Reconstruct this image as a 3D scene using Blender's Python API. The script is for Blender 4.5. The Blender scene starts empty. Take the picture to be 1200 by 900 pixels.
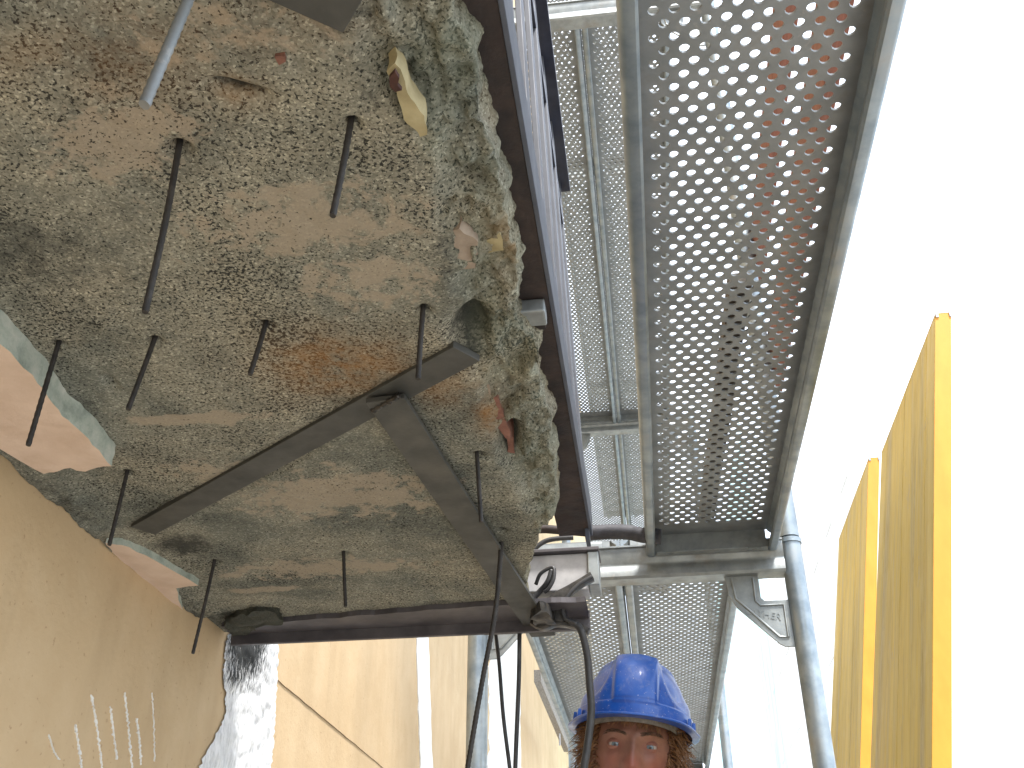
import bpy, bmesh, math, random
from mathutils import Vector, Matrix, noise
from mathutils.geometry import tessellate_polygon
random.seed(7)
D = bpy.data
scn = bpy.context.scene
col = scn.collection

# ------------------------------------------------------------------ camera
# camera at the origin, metres; X = away from the house wall, Y = along the wall, Z = up
RIGHT = Vector((0.9911, 0.1310, -0.0043))
UP = Vector((0.0711, -0.5110, 0.8566))
FWD = Vector((-0.1102, 0.8495, 0.5160))
FPX = 1200.0
cam_data = D.cameras.new('camera')
cam_data.lens = 36.0
cam_data.sensor_width = 36.0
cam_data.clip_start = 0.02
cam_data.clip_end = 2000
cam = D.objects.new('camera', cam_data)
col.objects.link(cam)
R3 = Matrix((RIGHT, UP, -FWD)).transposed()
cam.matrix_world = R3.to_4x4()
scn.camera = cam

# ------------------------------------------------------------------ sky, sun, exposure
SUN_EL, SUN_AZ = math.radians(64), math.radians(140)      # azimuth from +Y towards +X
w = D.worlds.new('World')
scn.world = w
w.use_nodes = True
wn = w.node_tree
wn.nodes.clear()
wo = wn.nodes.new('ShaderNodeOutputWorld')
bg = wn.nodes.new('ShaderNodeBackground')
sk = wn.nodes.new('ShaderNodeTexSky')
sk.sky_type = 'NISHITA'
sk.sun_disc = False
sk.sun_elevation = SUN_EL
sk.sun_rotation = SUN_AZ
mx = wn.nodes.new('ShaderNodeMix')
mx.data_type = 'RGBA'
mx.inputs[0].default_value = 0.75                          # thin bright overcast
mx.inputs[7].default_value = (5.1, 5.5, 6.0, 1)
wn.links.new(sk.outputs[0], mx.inputs[6])
wn.links.new(mx.outputs[2], bg.inputs[0])
bg.inputs[1].default_value = 0.15
wn.links.new(bg.outputs[0], wo.inputs[0])
sd = D.lights.new('sun', 'SUN')
sd.energy = 2.6
sd.angle = math.radians(10)
sd.color = (1.0, 0.965, 0.92)
so = D.objects.new('sun', sd)
col.objects.link(so)
sun_dir = Vector((math.sin(SUN_AZ) * math.cos(SUN_EL), math.cos(SUN_AZ) * math.cos(SUN_EL), math.sin(SUN_EL)))
so.rotation_euler = sun_dir.to_track_quat('Z', 'Y').to_euler()
so.location = (3, -4, 8)
scn.view_settings.view_transform = 'Standard'
scn.view_settings.look = 'None'
scn.view_settings.exposure = 1.85
scn.view_settings.gamma = 1.0
scn.cycles.max_bounces = 10
scn.cycles.diffuse_bounces = 6
scn.cycles.transparent_max_bounces = 12


# ------------------------------------------------------------------ helpers
def ray(px, py):
    return RIGHT * ((px - 600) / FPX) + UP * (-(py - 450) / FPX) + FWD


def at(px, py, axis, val):
    """point of the plane axis = val that the photograph shows at px, py"""
    d = ray(px, py)
    return d * (val / d[axis])


class MB:
    def __init__(self):
        self.v, self.f = [], []

    def add(self, vs, fs):
        o = len(self.v)
        self.v += [tuple(p) for p in vs]
        self.f += [tuple(i + o for i in f) for f in fs]
        return self

    def box(self, x0, x1, y0, y1, z0, z1):
        vs = [(x, y, z) for x in (x0, x1) for y in (y0, y1) for z in (z0, z1)]
        return self.add(vs, [(0, 1, 3, 2), (4, 6, 7, 5), (0, 4, 5, 1), (2, 3, 7, 6), (0, 2, 6, 4), (1, 5, 7, 3)])

    def prism(self, poly, off):
        """polygon of 3-D points extruded by off"""
        n = len(poly)
        off = Vector(off)
        a = [Vector(p) for p in poly]
        tri = tessellate_polygon([a])
        vs = a + [p + off for p in a]
        fs = [tuple(t) for t in tri] + [tuple(i + n for i in reversed(t)) for t in tri]
        fs += [(i, (i + 1) % n, (i + 1) % n + n, i + n) for i in range(n)]
        return self.add(vs, fs)

    def tube(self, pts, r, seg=12, cap=True, rib=0):
        pts = [Vector(p) for p in pts]
        rs = r if isinstance(r, (list, tuple)) else [r] * len(pts)
        n = len(pts)
        t0 = (pts[1] - pts[0]).normalized()
        u = t0.orthogonal().normalized()
        vs, fs = [], []
        for i, p in enumerate(pts):
            t = (pts[min(i + 1, n - 1)] - pts[max(i - 1, 0)]).normalized()
            u = (u - t * u.dot(t)).normalized()
            b = t.cross(u)
            for k in range(seg):
                a = 2 * math.pi * k / seg
                rr = rs[i]
                if rib:
                    rr *= 1 + rib * (1 if (i + k * 2 // seg * 0 + (k * 4 // seg)) % 2 else -1)
                vs.append(p + (u * math.cos(a) + b * math.sin(a)) * rr)
        for i in range(n - 1):
            for k in range(seg):
                k2 = (k + 1) % seg
                fs.append((i * seg + k, i * seg + k2, (i + 1) * seg + k2, (i + 1) * seg + k))
        if cap:
            fs.append(tuple(reversed(range(seg))))
            fs.append(tuple(range((n - 1) * seg, n * seg)))
        return self.add(vs, fs)

    def pipe(self, p0, p1, ro, ri, seg=20):
        """hollow straight tube"""
        p0, p1 = Vector(p0), Vector(p1)
        t = (p1 - p0).normalized()
        u = t.orthogonal().normalized()
        b = t.cross(u)
        vs = []
        for p, r in ((p0, ro), (p1, ro), (p1, ri), (p0, ri)):
            for k in range(seg):
                a = 2 * math.pi * k / seg
                vs.append(p + (u * math.cos(a) + b * math.sin(a)) * r)
        fs = []
        for i in range(4):
            j = (i + 1) % 4
            for k in range(seg):
                k2 = (k + 1) % seg
                fs.append((i * seg + k, i * seg + k2, j * seg + k2, j * seg + k))
        return self.add(vs, fs)

    def mesh(self, name, m, smooth=False, bevel=0, recalc=True):
        me = D.meshes.new(name)
        me.from_pydata(self.v, [], self.f)
        if recalc or bevel:
            bm = bmesh.new()
            bm.from_mesh(me)
            bmesh.ops.recalc_face_normals(bm, faces=bm.faces)
            if bevel:
                ed = [e for e in bm.edges if len(e.link_faces) == 2 and e.calc_face_angle(0) > 0.6]
                bmesh.ops.bevel(bm, geom=ed, offset=bevel, segments=2, profile=0.6, affect='EDGES', clamp_overlap=True)
            bm.to_mesh(me)
            bm.free()
        if smooth:
            me.polygons.foreach_set('use_smooth', [True] * len(me.polygons))
            if smooth != 'all':
                me.set_sharp_from_angle(angle=math.radians(40))
        me.materials.append(m)
        return me

    def build(self, name, m, parent=None, smooth=False, bevel=0, loc=None):
        return link(name, self.mesh(name, m, smooth, bevel), parent, loc)


def link(name, me, parent=None, loc=None):
    o = D.objects.new(name, me)
    col.objects.link(o)
    if parent:
        o.parent = parent
    if loc is not None:
        o.location = loc
    return o


def tag(o, label=None, cat=None, group=None, kind=None):
    for k, v in (('label', label), ('category', cat), ('group', group), ('kind', kind)):
        if v:
            o[k] = v
    return o


def thing(name, label, cat, loc=(0, 0, 0), group=None):
    return tag(link(name, None, None, loc), label, cat, group)


def copy_tree(o, parent=None):
    c = o.copy()
    col.objects.link(c)
    c.parent = parent
    for ch in list(o.children):
        copy_tree(ch, c)
    return c


def spline(pts, n=8):
    """Catmull-Rom through points"""
    P = [Vector(p) for p in pts]
    P = [P[0] * 2 - P[1]] + P + [P[-1] * 2 - P[-2]]
    out = []
    for i in range(1, len(P) - 2):
        for k in range(n):
            t = k / n
            a, b, c, d = P[i - 1], P[i], P[i + 1], P[i + 2]
            out.append(0.5 * ((2 * b) + (c - a) * t + (2 * a - 5 * b + 4 * c - d) * t * t + (3 * b - a - 3 * c + d) * t ** 3))
    out.append(P[-2])
    return out


def interp(tab, x):
    if x <= tab[0][0]:
        return tab[0][1]
    for (a, b), (c, d) in zip(tab, tab[1:]):
        if x <= c:
            return b + (d - b) * (x - a) / (c - a)
    return tab[-1][1]


# ------------------------------------------------------------------ materials
def nd(nt, typ, ins=None, **kw):
    n = nt.nodes.new(typ)
    for k, v in kw.items():
        setattr(n, k, v)
    for k, v in (ins or {}).items():
        s = n.inputs[k]
        if hasattr(v, 'bl_rna') and isinstance(v, bpy.types.NodeSocket):
            nt.links.new(v, s)
        else:
            s.default_value = v
    return n


def newmat(name):
    m = D.materials.new(name)
    m.use_nodes = True
    nt = m.node_tree
    p = nt.nodes['Principled BSDF']
    co = nt.nodes.new('ShaderNodeTexCoord').outputs['Object']
    return m, nt, p, co


def noi(nt, co, scale, detail=4, rough=0.55, dist=0.0):
    return nd(nt, 'ShaderNodeTexNoise', {'Vector': co, 'Scale': scale, 'Detail': detail, 'Roughness': rough, 'Distortion': dist}).outputs['Fac']


def ramp(nt, fac, stops, interp_='LINEAR'):
    r = nd(nt, 'ShaderNodeValToRGB', {'Fac': fac})
    cr = r.color_ramp
    cr.interpolation = interp_
    while len(cr.elements) < len(stops):
        cr.elements.new(0.5)
    for e, (p, c) in zip(cr.elements, stops):
        e.position = p
        e.color = (c if isinstance(c, tuple) else (c, c, c)) + ((1,) if not isinstance(c, tuple) or len(c) == 3 else ())
    return r.outputs['Color']


def mix(nt, fac, a, b, blend='MIX'):
    n = nt.nodes.new('ShaderNodeMix')
    n.data_type = 'RGBA'
    n.blend_type = blend
    for i, v in ((0, fac), (6, a), (7, b)):
        if isinstance(v, bpy.types.NodeSocket):
            nt.links.new(v, n.inputs[i])
        else:
            n.inputs[i].default_value = v if i == 0 else tuple(v) + (1,)
    return n.outputs[2]


def mth(nt, op, a, b=0.0, clamp=False):
    n = nt.nodes.new('ShaderNodeMath')
    n.operation = op
    n.use_clamp = clamp
    for i, v in ((0, a), (1, b)):
        if isinstance(v, bpy.types.NodeSocket):
            nt.links.new(v, n.inputs[i])
        else:
            n.inputs[i].default_value = v
    return n.outputs[0]


def bump(nt, p, h, strength=0.4, dist=0.002, prev=None):
    b = nd(nt, 'ShaderNodeBump', {'Height': h, 'Strength': strength, 'Distance': dist})
    if prev is not None:
        nt.links.new(prev, b.inputs['Normal'])
    nt.links.new(b.outputs[0], p.inputs['Normal'])
    return b.outputs[0]


def setp(p, **kw):
    for k, v in kw.items():
        s = p.inputs[k.replace('_', ' ')]
        if isinstance(v, bpy.types.NodeSocket):
            p.id_data.links.new(v, s)
        else:
            s.default_value = tuple(v) + (1,) if isinstance(v, tuple) and len(v) == 3 else v


def simple(name, c0, c1, scale=20, rough=(0.4, 0.6), metal=0.0, bump_s=0.2, bscale=200, bdist=0.0008, stops=(0.35, 0.65), stretch=None):
    m, nt, p, co = newmat(name)
    if stretch:
        co = nd(nt, 'ShaderNodeMapping', {'Vector': co, 'Scale': stretch}).outputs[0]
    n = noi(nt, co, scale, 6, 0.6)
    c = ramp(nt, n, [(stops[0], c0), (stops[1], c1)])
    n2 = noi(nt, co, scale * 0.23, 3)
    c = mix(nt, mth(nt, 'MULTIPLY', n2, 0.5), c, tuple(0.5 * (a + b) * 0.8 for a, b in zip(c0, c1)))
    setp(p, Base_Color=c, Roughness=ramp(nt, noi(nt, co, scale * 0.7), [(0.3, rough[0]), (0.7, rough[1])]), Metallic=metal)
    if bump_s:
        bump(nt, p, noi(nt, co, bscale, 4), bump_s, bdist)
    return m


M = {}
M['galv'] = simple('galvanised_steel', (0.23, 0.25, 0.255), (0.36, 0.385, 0.385), 26, (0.38, 0.6), 0.75, 0.15, 260)
def splash(m, fac=0.55):
    nt = m.node_tree
    p = nt.nodes['Principled BSDF']
    co = nt.nodes.new('ShaderNodeTexCoord').outputs['Object']
    old = p.inputs['Base Color'].links[0].from_socket
    a = ramp(nt, noi(nt, co, 38, 5, 0.7, 0.4), [(0.60, 0.0), (0.68, fac)])
    b = ramp(nt, noi(nt, co, 5, 4, 0.6), [(0.45, 0.0), (0.65, 1.0)])
    c = mix(nt, mth(nt, 'MULTIPLY', a, b), old, (0.42, 0.40, 0.36))
    r = ramp(nt, noi(nt, co, 9, 5, 0.7), [(0.55, 0.0), (0.8, 0.5)])
    nt.links.new(mix(nt, r, c, (0.20, 0.155, 0.115)), p.inputs['Base Color'])


splash(M['galv'], 0.4)
M['galv_tube'] = simple('galvanised_tube', (0.18, 0.222, 0.255), (0.34, 0.385, 0.41), 18, (0.32, 0.58), 0.7, 0.12, 220)
M['deck'] = simple('deck_sheet_steel', (0.20, 0.217, 0.223), (0.30, 0.317, 0.323), 14, (0.42, 0.62), 0.6, 0.12, 260)
splash(M['deck'])
splash(M['galv_tube'], 0.35)
M['aluminium'] = simple('worn_aluminium', (0.33, 0.325, 0.33), (0.47, 0.46, 0.46), 30, (0.4, 0.6), 0.3, 0.2, 180)
M['strap'] = simple('mill_scale_steel', (0.033, 0.034, 0.031), (0.066, 0.066, 0.058), 22, (0.5, 0.75), 0.1, 0.3, 190)
M['beam'] = simple('purple_grey_steel', (0.05, 0.046, 0.052), (0.11, 0.101, 0.107), 16, (0.45, 0.7), 0.3, 0.35, 160)
M['dark_rail'] = simple('dark_brown_iron', (0.012, 0.009, 0.009), (0.04, 0.025, 0.02), 35, (0.55, 0.8), 0.2, 0.6, 140, 0.0015)
M['rail_paint'] = simple('blue_grey_rail_paint', (0.045, 0.052, 0.070), (0.068, 0.077, 0.098), 24, (0.5, 0.62), 0.0, 0.08, 240)
M['navy'] = simple('navy_rail_paint', (0.012, 0.014, 0.028), (0.03, 0.035, 0.06), 24, (0.35, 0.5), 0.1, 0.12, 240)
M['rebar'] = simple('rebar_steel', (0.011, 0.0105, 0.0105), (0.036, 0.031, 0.027), 90, (0.55, 0.8), 0.1, 0.3, 400)
M['cable'] = simple('black_rubber', (0.018, 0.018, 0.019), (0.04, 0.04, 0.042), 60, (0.45, 0.65), 0, 0.1, 300)
M['foam'] = simple('dark_foam_sleeve', (0.02, 0.02, 0.025), (0.05, 0.05, 0.06), 60, (0.6, 0.8), 0, 0.4, 300)
M['clamp'] = simple('worn_clamp_steel', (0.016, 0.016, 0.016), (0.085, 0.078, 0.07), 60, (0.35, 0.6), 0.6, 0.4, 260)
M['brick'] = simple('red_brick', (0.12, 0.05, 0.034), (0.22, 0.10, 0.07), 60, (0.8, 0.95), 0, 0.6, 240, 0.002)
M['red_wood'] = simple('red_brown_board', (0.16, 0.06, 0.04), (0.28, 0.11, 0.075), 18, (0.6, 0.8), 0, 0.3, 120, stretch=(8, 1, 8))
M['white_paint'] = simple('white_paint', (0.70, 0.70, 0.68), (0.82, 0.82, 0.80), 12, (0.6, 0.8), 0, 0.3, 120)
M['grey_wood'] = simple('grey_wood', (0.16, 0.14, 0.12), (0.30, 0.27, 0.23), 20, (0.7, 0.85), 0, 0.4, 100, stretch=(6, 1, 6))
M['dark_plank'] = simple('dark_wet_plank', (0.07, 0.055, 0.04), (0.13, 0.105, 0.08), 14, (0.6, 0.8), 0, 0.3, 90, stretch=(8, 1, 8))
M['crack'] = simple('crack_shadow', (0.16, 0.10, 0.05), (0.24, 0.16, 0.09), 60, (0.9, 1.0))
M['dark_hole'] = simple('painted_hole_shade', (0.01, 0.008, 0.007), (0.03, 0.02, 0.018), 60, (0.8, 1.0))  # near-black colour standing in for the shade inside a hole


def mat_concrete():
    m, nt, p, co = newmat('spalled_concrete')
    vc = nd(nt, 'ShaderNodeVertexColor', layer_name='mask')
    sep = nd(nt, 'ShaderNodeSeparateColor', {'Color': vc.outputs['Color']})
    rust, pale, dark = sep.outputs[0], sep.outputs[1], sep.outputs[2]
    rough_zone = vc.outputs['Alpha']
    big = noi(nt, co, 3.6, 5, 0.6, 0.5)
    mid = noi(nt, co, 13, 6, 0.65, 0.3)
    base = ramp(nt, mid, [(0.30, (0.098, 0.104, 0.089)), (0.5, (0.152, 0.155, 0.128)), (0.7, (0.226, 0.224, 0.182))])
    base = mix(nt, ramp(nt, big, [(0.40, 0.0), (0.60, 0.85)]), base, (0.262, 0.243, 0.185))
    base = mix(nt, ramp(nt, noi(nt, co, 5.2, 4, 0.6, 0.3), [(0.48, 0.0), (0.66, 0.8)]), base, (0.095, 0.10, 0.085))
    # bare smooth cement skin, pinkish
    pm = mth(nt, 'ADD', pale, mth(nt, 'MULTIPLY', mth(nt, 'SUBTRACT', noi(nt, co, 34, 6, 0.7, 0.4), 0.5), 1.7))
    palef = ramp(nt, pm, [(0.42, 0.0), (0.58, 1.0)])
    base = mix(nt, mth(nt, 'MULTIPLY', palef, 0.75), base, (0.292, 0.245, 0.182))
    # grains of aggregate, light and dark
    vor = nd(nt, 'ShaderNodeTexVoronoi', {'Vector': co, 'Scale': 480.0, 'Randomness': 1.0})
    grain = nd(nt, 'ShaderNodeSeparateColor', {'Color': vor.outputs['Color']}).outputs[0]
    gl = ramp(nt, grain, [(0.0, 0.66), (0.45, 0.95), (0.85, 1.15), (1.0, 1.75)])
    gm = mix(nt, mth(nt, 'SUBTRACT', 1.0, mth(nt, 'MULTIPLY', palef, 0.8)), (1, 1, 1), gl)
    base = mix(nt, 1.0, base, gm, 'MULTIPLY')
    # black pores, more of them where the skin is lost
    s1 = noi(nt, co, 300, 3, 0.6, 0.0)
    den = noi(nt, co, 7, 4, 0.6)
    thr = mth(nt, 'ADD', s1, mth(nt, 'MULTIPLY', mth(nt, 'SUBTRACT', den, 0.5), 0.34))
    thr = mth(nt, 'SUBTRACT', thr, mth(nt, 'MULTIPLY', palef, 0.06))
    pores = ramp(nt, thr, [(0.578, 0.0), (0.612, 1.0)])
    base = mix(nt, mth(nt, 'MULTIPLY', pores, 0.92), base, (0.015, 0.016, 0.015))
    # rust bleeding, dark stains, mould, and painted shade in rod holes and hollows
    rm = mth(nt, 'MULTIPLY', rust, ramp(nt, noi(nt, co, 28, 5, 0.7), [(0.32, 0.1), (0.6, 1.0)]))
    base = mix(nt, mth(nt, 'MULTIPLY', rm, 0.85), base, (0.23, 0.108, 0.028))
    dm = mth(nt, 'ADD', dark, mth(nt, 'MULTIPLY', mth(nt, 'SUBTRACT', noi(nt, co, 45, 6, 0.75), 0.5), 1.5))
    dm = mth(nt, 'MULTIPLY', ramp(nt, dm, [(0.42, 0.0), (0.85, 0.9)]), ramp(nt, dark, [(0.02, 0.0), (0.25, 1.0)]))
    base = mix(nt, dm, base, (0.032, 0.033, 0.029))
    # greener, mossier broken zone
    base = mix(nt, mth(nt, 'MULTIPLY', rough_zone, ramp(nt, noi(nt, co, 16, 4), [(0.35, 0.15), (0.7, 0.75)])), base, mix(nt, 0.55, base, (0.13, 0.15, 0.105)))
    setp(p, Base_Color=base, Roughness=0.93, Specular_IOR_Level=0.2)
    h = mth(nt, 'SUBTRACT', mth(nt, 'ADD', mth(nt, 'MULTIPLY', grain, 0.35), mth(nt, 'MULTIPLY', noi(nt, co, 90, 6, 0.7), 1.0)), mth(nt, 'MULTIPLY', pores, 0.9))
    bump(nt, p, h, 0.6, 0.002)
    return m


M['concrete'] = mat_concrete()


def mat_plaster():
    m, nt, p, co = newmat('peach_render')
    n1 = noi(nt, co, 1.6, 5, 0.6, 0.4)
    n2 = noi(nt, co, 9, 6, 0.65)
    c = ramp(nt, n1, [(0.3, (0.46, 0.335, 0.195)), (0.7, (0.545, 0.41, 0.255))])
    c = mix(nt, ramp(nt, n2, [(0.45, 0.0), (0.75, 0.5)]), c, (0.575, 0.45, 0.295))
    st = nd(nt, 'ShaderNodeMapping', {'Vector': co, 'Scale': (1, 3.0, 0.5)}).outputs[0]
    c = mix(nt, ramp(nt, noi(nt, st, 4, 4, 0.6), [(0.47, 0.0), (0.75, 0.42)]), c, (0.38, 0.28, 0.165))
    sp = noi(nt, co, 110, 3, 0.6)
    c = mix(nt, ramp(nt, sp, [(0.66, 0.0), (0.72, 0.5)]), c, (0.26, 0.16, 0.08))
    setp(p, Base_Color=c, Roughness=0.9, Specular_IOR_Level=0.2)
    h = mth(nt, 'ADD', mth(nt, 'MULTIPLY', noi(nt, co, 85, 5, 0.65), 0.7), noi(nt, co, 22, 4))
    bump(nt, p, h, 0.3, 0.003)
    return m


M['plaster'] = mat_plaster()


def mat_patch():
    m, nt, p, co = newmat('white_plaster_patch')
    vc = nd(nt, 'ShaderNodeVertexColor', layer_name='mask')
    sep = nd(nt, 'ShaderNodeSeparateColor', {'Color': vc.outputs['Color']})
    st = nd(nt, 'ShaderNodeMapping', {'Vector': co, 'Scale': (1, 2.6, 0.55)}).outputs[0]
    c = ramp(nt, noi(nt, st, 60, 6, 0.7), [(0.3, (0.50, 0.51, 0.52)), (0.55, (0.76, 0.77, 0.78)), (0.7, (0.86, 0.86, 0.86))])
    d = mth(nt, 'ADD', sep.outputs[2], mth(nt, 'MULTIPLY', mth(nt, 'SUBTRACT', noi(nt, st, 75, 6, 0.75), 0.5), 2.2))
    c = mix(nt, mth(nt, 'MULTIPLY', ramp(nt, d, [(0.34, 0.0), (0.72, 0.98)]), ramp(nt, sep.outputs[2], [(0.03, 0.0), (0.2, 1.0)])), c, (0.014, 0.015, 0.015))
    setp(p, Base_Color=c, Roughness=0.9, Specular_IOR_Level=0.2)
    bump(nt, p, noi(nt, st, 90, 6, 0.7), 0.8, 0.004)
    return m


M['patch'] = mat_patch()


def mat_render_layer():
    m, nt, p, co = newmat('old_ceiling_render')
    geo = nd(nt, 'ShaderNodeNewGeometry')
    nz = nd(nt, 'ShaderNodeSeparateXYZ', {'Vector': geo.outputs['Normal']}).outputs[2]
    face = ramp(nt, mth(nt, 'MULTIPLY', nz, -1.0), [(0.6, 0.0), (0.9, 1.0)])
    pink = ramp(nt, noi(nt, co, 20, 6, 0.65), [(0.3, (0.50, 0.375, 0.285)), (0.7, (0.60, 0.465, 0.365))])
    grn = ramp(nt, noi(nt, co, 30, 6, 0.7), [(0.3, (0.20, 0.24, 0.21)), (0.5, (0.34, 0.38, 0.33)), (0.7, (0.46, 0.47, 0.42))])
    setp(p, Base_Color=mix(nt, face, grn, pink), Roughness=0.92, Specular_IOR_Level=0.2)
    bump(nt, p, noi(nt, co, 60, 6, 0.7), 0.5, 0.003)
    return m


M['render_layer'] = mat_render_layer()


def mat_board(name, seed):
    m, nt, p, co = newmat(name)
    co = nd(nt, 'ShaderNodeMapping', {'Vector': co, 'Location': (seed, seed * 2.3, 0)}).outputs[0]
    st = nd(nt, 'ShaderNodeMapping', {'Vector': co, 'Scale': (9, 9, 0.35)}).outputs[0]
    grain = noi(nt, st, 4, 9, 0.72, 1.2)
    wide = noi(nt, nd(nt, 'ShaderNodeMapping', {'Vector': co, 'Scale': (1, 7, 0.5)}).outputs[0], 1.6, 5, 0.6, 0.4)
    yel = ramp(nt, grain, [(0.25, (0.70, 0.52, 0.085)), (0.55, (0.80, 0.635, 0.15)), (0.8, (0.82, 0.68, 0.24))])
    worn = ramp(nt, grain, [(0.25, (0.40, 0.335, 0.18)), (0.5, (0.60, 0.545, 0.35)), (0.8, (0.72, 0.68, 0.53))])
    c = mix(nt, ramp(nt, wide, [(0.45, 0.0), (0.63, 0.85)]), yel, worn)
    c = mix(nt, ramp(nt, noi(nt, co, 14, 6, 0.75), [(0.60, 0.0), (0.72, 0.6)]), c, (0.50, 0.47, 0.42))
    setp(p, Base_Color=c, Roughness=ramp(nt, wide, [(0.4, 0.42), (0.6, 0.75)]))
    bump(nt, p, grain, 0.35, 0.002)
    return m


M['board'] = mat_board('worn_yellow_ply', 0.0)
M['board_edge'] = simple('orange_yellow_edge_paint', (0.60, 0.255, 0.014), (0.68, 0.305, 0.024), 30, (0.4, 0.6), 0, 0.15, 200, stretch=(1, 1, 0.4))


def mat_net():
    m, nt, p, co = newmat('pale_cyan_debris_net')
    n = noi(nt, nd(nt, 'ShaderNodeMapping', {'Vector': co, 'Scale': (1, 3, 0.3)}).outputs[0], 2.5, 5)
    c = ramp(nt, n, [(0.35, (0.28, 0.60, 0.62)), (0.65, (0.50, 0.74, 0.74))])
    df = nd(nt, 'ShaderNodeBsdfDiffuse', {'Color': c})
    tl = nd(nt, 'ShaderNodeBsdfTranslucent', {'Color': c})
    tr = nd(nt, 'ShaderNodeBsdfTransparent')
    a = nd(nt, 'ShaderNodeMixShader', {0: 0.65, 1: df.outputs[0], 2: tl.outputs[0]})
    b = nd(nt, 'ShaderNodeMixShader', {0: 0.28, 1: a.outputs[0], 2: tr.outputs[0]})
    nt.links.new(b.outputs[0], nt.nodes['Material Output'].inputs['Surface'])
    return m


M['net'] = mat_net()


def mat_helmet():
    m, nt, p, co = newmat('blue_helmet_plastic')
    n = noi(nt, co, 26, 6, 0.65)
    c = ramp(nt, n, [(0.3, (0.005, 0.062, 0.31)), (0.7, (0.010, 0.088, 0.40))])
    dust = ramp(nt, noi(nt, co, 55, 6, 0.75, 0.5), [(0.53, 0.0), (0.78, 0.45)])
    c = mix(nt, dust, c, (0.30, 0.31, 0.36))
    sp = ramp(nt, noi(nt, co, 240, 2, 0.5), [(0.70, 0.0), (0.74, 0.7)])
    c = mix(nt, sp, c, (0.55, 0.55, 0.55))
    setp(p, Base_Color=c, Roughness=ramp(nt, n, [(0.3, 0.28), (0.7, 0.45)]))
    p.inputs['Coat Weight'].default_value = 0.15
    bump(nt, p, noi(nt, co, 90, 5, 0.7), 0.08, 0.001)
    return m


M['helmet'] = mat_helmet()


def mat_skin():
    m, nt, p, co = newmat('skin')
    vc = nd(nt, 'ShaderNodeVertexColor', layer_name='mask')
    sep = nd(nt, 'ShaderNodeSeparateColor', {'Color': vc.outputs['Color']})
    c = ramp(nt, noi(nt, co, 45, 5, 0.65), [(0.3, (0.20, 0.092, 0.063)), (0.7, (0.28, 0.135, 0.092))])
    c = mix(nt, mth(nt, 'MULTIPLY', sep.outputs[0], 0.75), c, (0.27, 0.07, 0.052))
    c = mix(nt, mth(nt, 'MULTIPLY', sep.outputs[2], ramp(nt, noi(nt, co, 600, 2), [(0.4, 0.3), (0.6, 0.8)])), c, (0.12, 0.075, 0.05))
    c = mix(nt, ramp(nt, noi(nt, co, 330, 2), [(0.62, 0.0), (0.70, 0.35)]), c, (0.27, 0.11, 0.07))
    setp(p, Base_Color=c, Roughness=0.52)
    p.inputs['Subsurface Weight'].default_value = 0.12
    p.inputs['Subsurface Radius'].default_value = (0.008, 0.003, 0.0015)
    p.inputs['Subsurface Scale'].default_value = 0.6
    bump(nt, p, noi(nt, co, 380, 4, 0.6), 0.35, 0.0008)
    return m


M['skin'] = mat_skin()
M['hair'] = simple('brown_curly_hair', (0.075, 0.03, 0.011), (0.30, 0.15, 0.06), 60, (0.4, 0.6), 0, 0)
M['brow'] = simple('dark_brown_brow', (0.05, 0.026, 0.014), (0.10, 0.055, 0.03), 70, (0.5, 0.7), 0, 0)
M['cloth'] = simple('dusty_blue_workwear', (0.035, 0.05, 0.10), (0.075, 0.095, 0.16), 30, (0.8, 0.95), 0, 0.4, 500)
M['boot'] = simple('brown_boot_leather', (0.06, 0.035, 0.02), (0.12, 0.075, 0.045), 40, (0.5, 0.7))
M['ground'] = simple('street_paving', (0.24, 0.23, 0.21), (0.36, 0.345, 0.32), 0.8, (0.8, 0.95), 0, 0.4, 40, 0.004)
M['pale_wall'] = simple('pale_far_render', (0.72, 0.72, 0.70), (0.82, 0.82, 0.80), 0.8, (0.8, 0.95), 0, 0.2, 20)
M['glass'] = simple('far_window_glass', (0.64, 0.67, 0.69), (0.72, 0.75, 0.77), 1.0, (0.05, 0.12), 0, 0)
M['roof'] = simple('far_roof_tile', (0.38, 0.22, 0.15), (0.50, 0.30, 0.21), 1.0, (0.8, 0.95), 0, 0.3, 20)


def mat_eye():
    m, nt, p, co = newmat('eye')
    sx = nd(nt, 'ShaderNodeSeparateXYZ', {'Vector': co})
    r = mth(nt, 'SQRT', mth(nt, 'ADD', mth(nt, 'POWER', sx.outputs[0], 2.0), mth(nt, 'POWER', sx.outputs[2], 2.0)))
    c = ramp(nt, mth(nt, 'DIVIDE', r, 0.0125), [(0.0, (0.01, 0.01, 0.01)), (0.19, (0.012, 0.014, 0.018)), (0.22, (0.10, 0.13, 0.155)), (0.44, (0.15, 0.19, 0.22)), (0.50, (0.05, 0.06, 0.075)), (0.56, (0.42, 0.38, 0.36)), (1.0, (0.40, 0.30, 0.27))])
    setp(p, Base_Color=c, Roughness=0.12)
    return m


M['eye'] = mat_eye()

# ------------------------------------------------------------------ main dimensions
WALL_X = -0.82
SLAB_Z = 0.62
SLAB_END = 1.885
DECK_Z = 0.97            # underside of the deck rails of this lift
LIFT = 2.13
FRAME_Y = 2.53
BAY = 3.17
GROUND_Z = -5.4
XI, XO = -0.418, 0.388   # inner and outer standards

# ------------------------------------------------------------------ setting
g = MB()
nx = 24
for i in range(nx + 1):
    for j in range(nx + 1):
        g.v.append((-300 + 600 * i / nx, -300 + 600 * j / nx, GROUND_Z))
for i in range(nx):
    for j in range(nx):
        a = i * (nx + 1) + j
        g.f.append((a, a + 1, a + nx + 2, a + nx + 1))
tag(g.build('ground', M['ground']), kind='structure')

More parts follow.
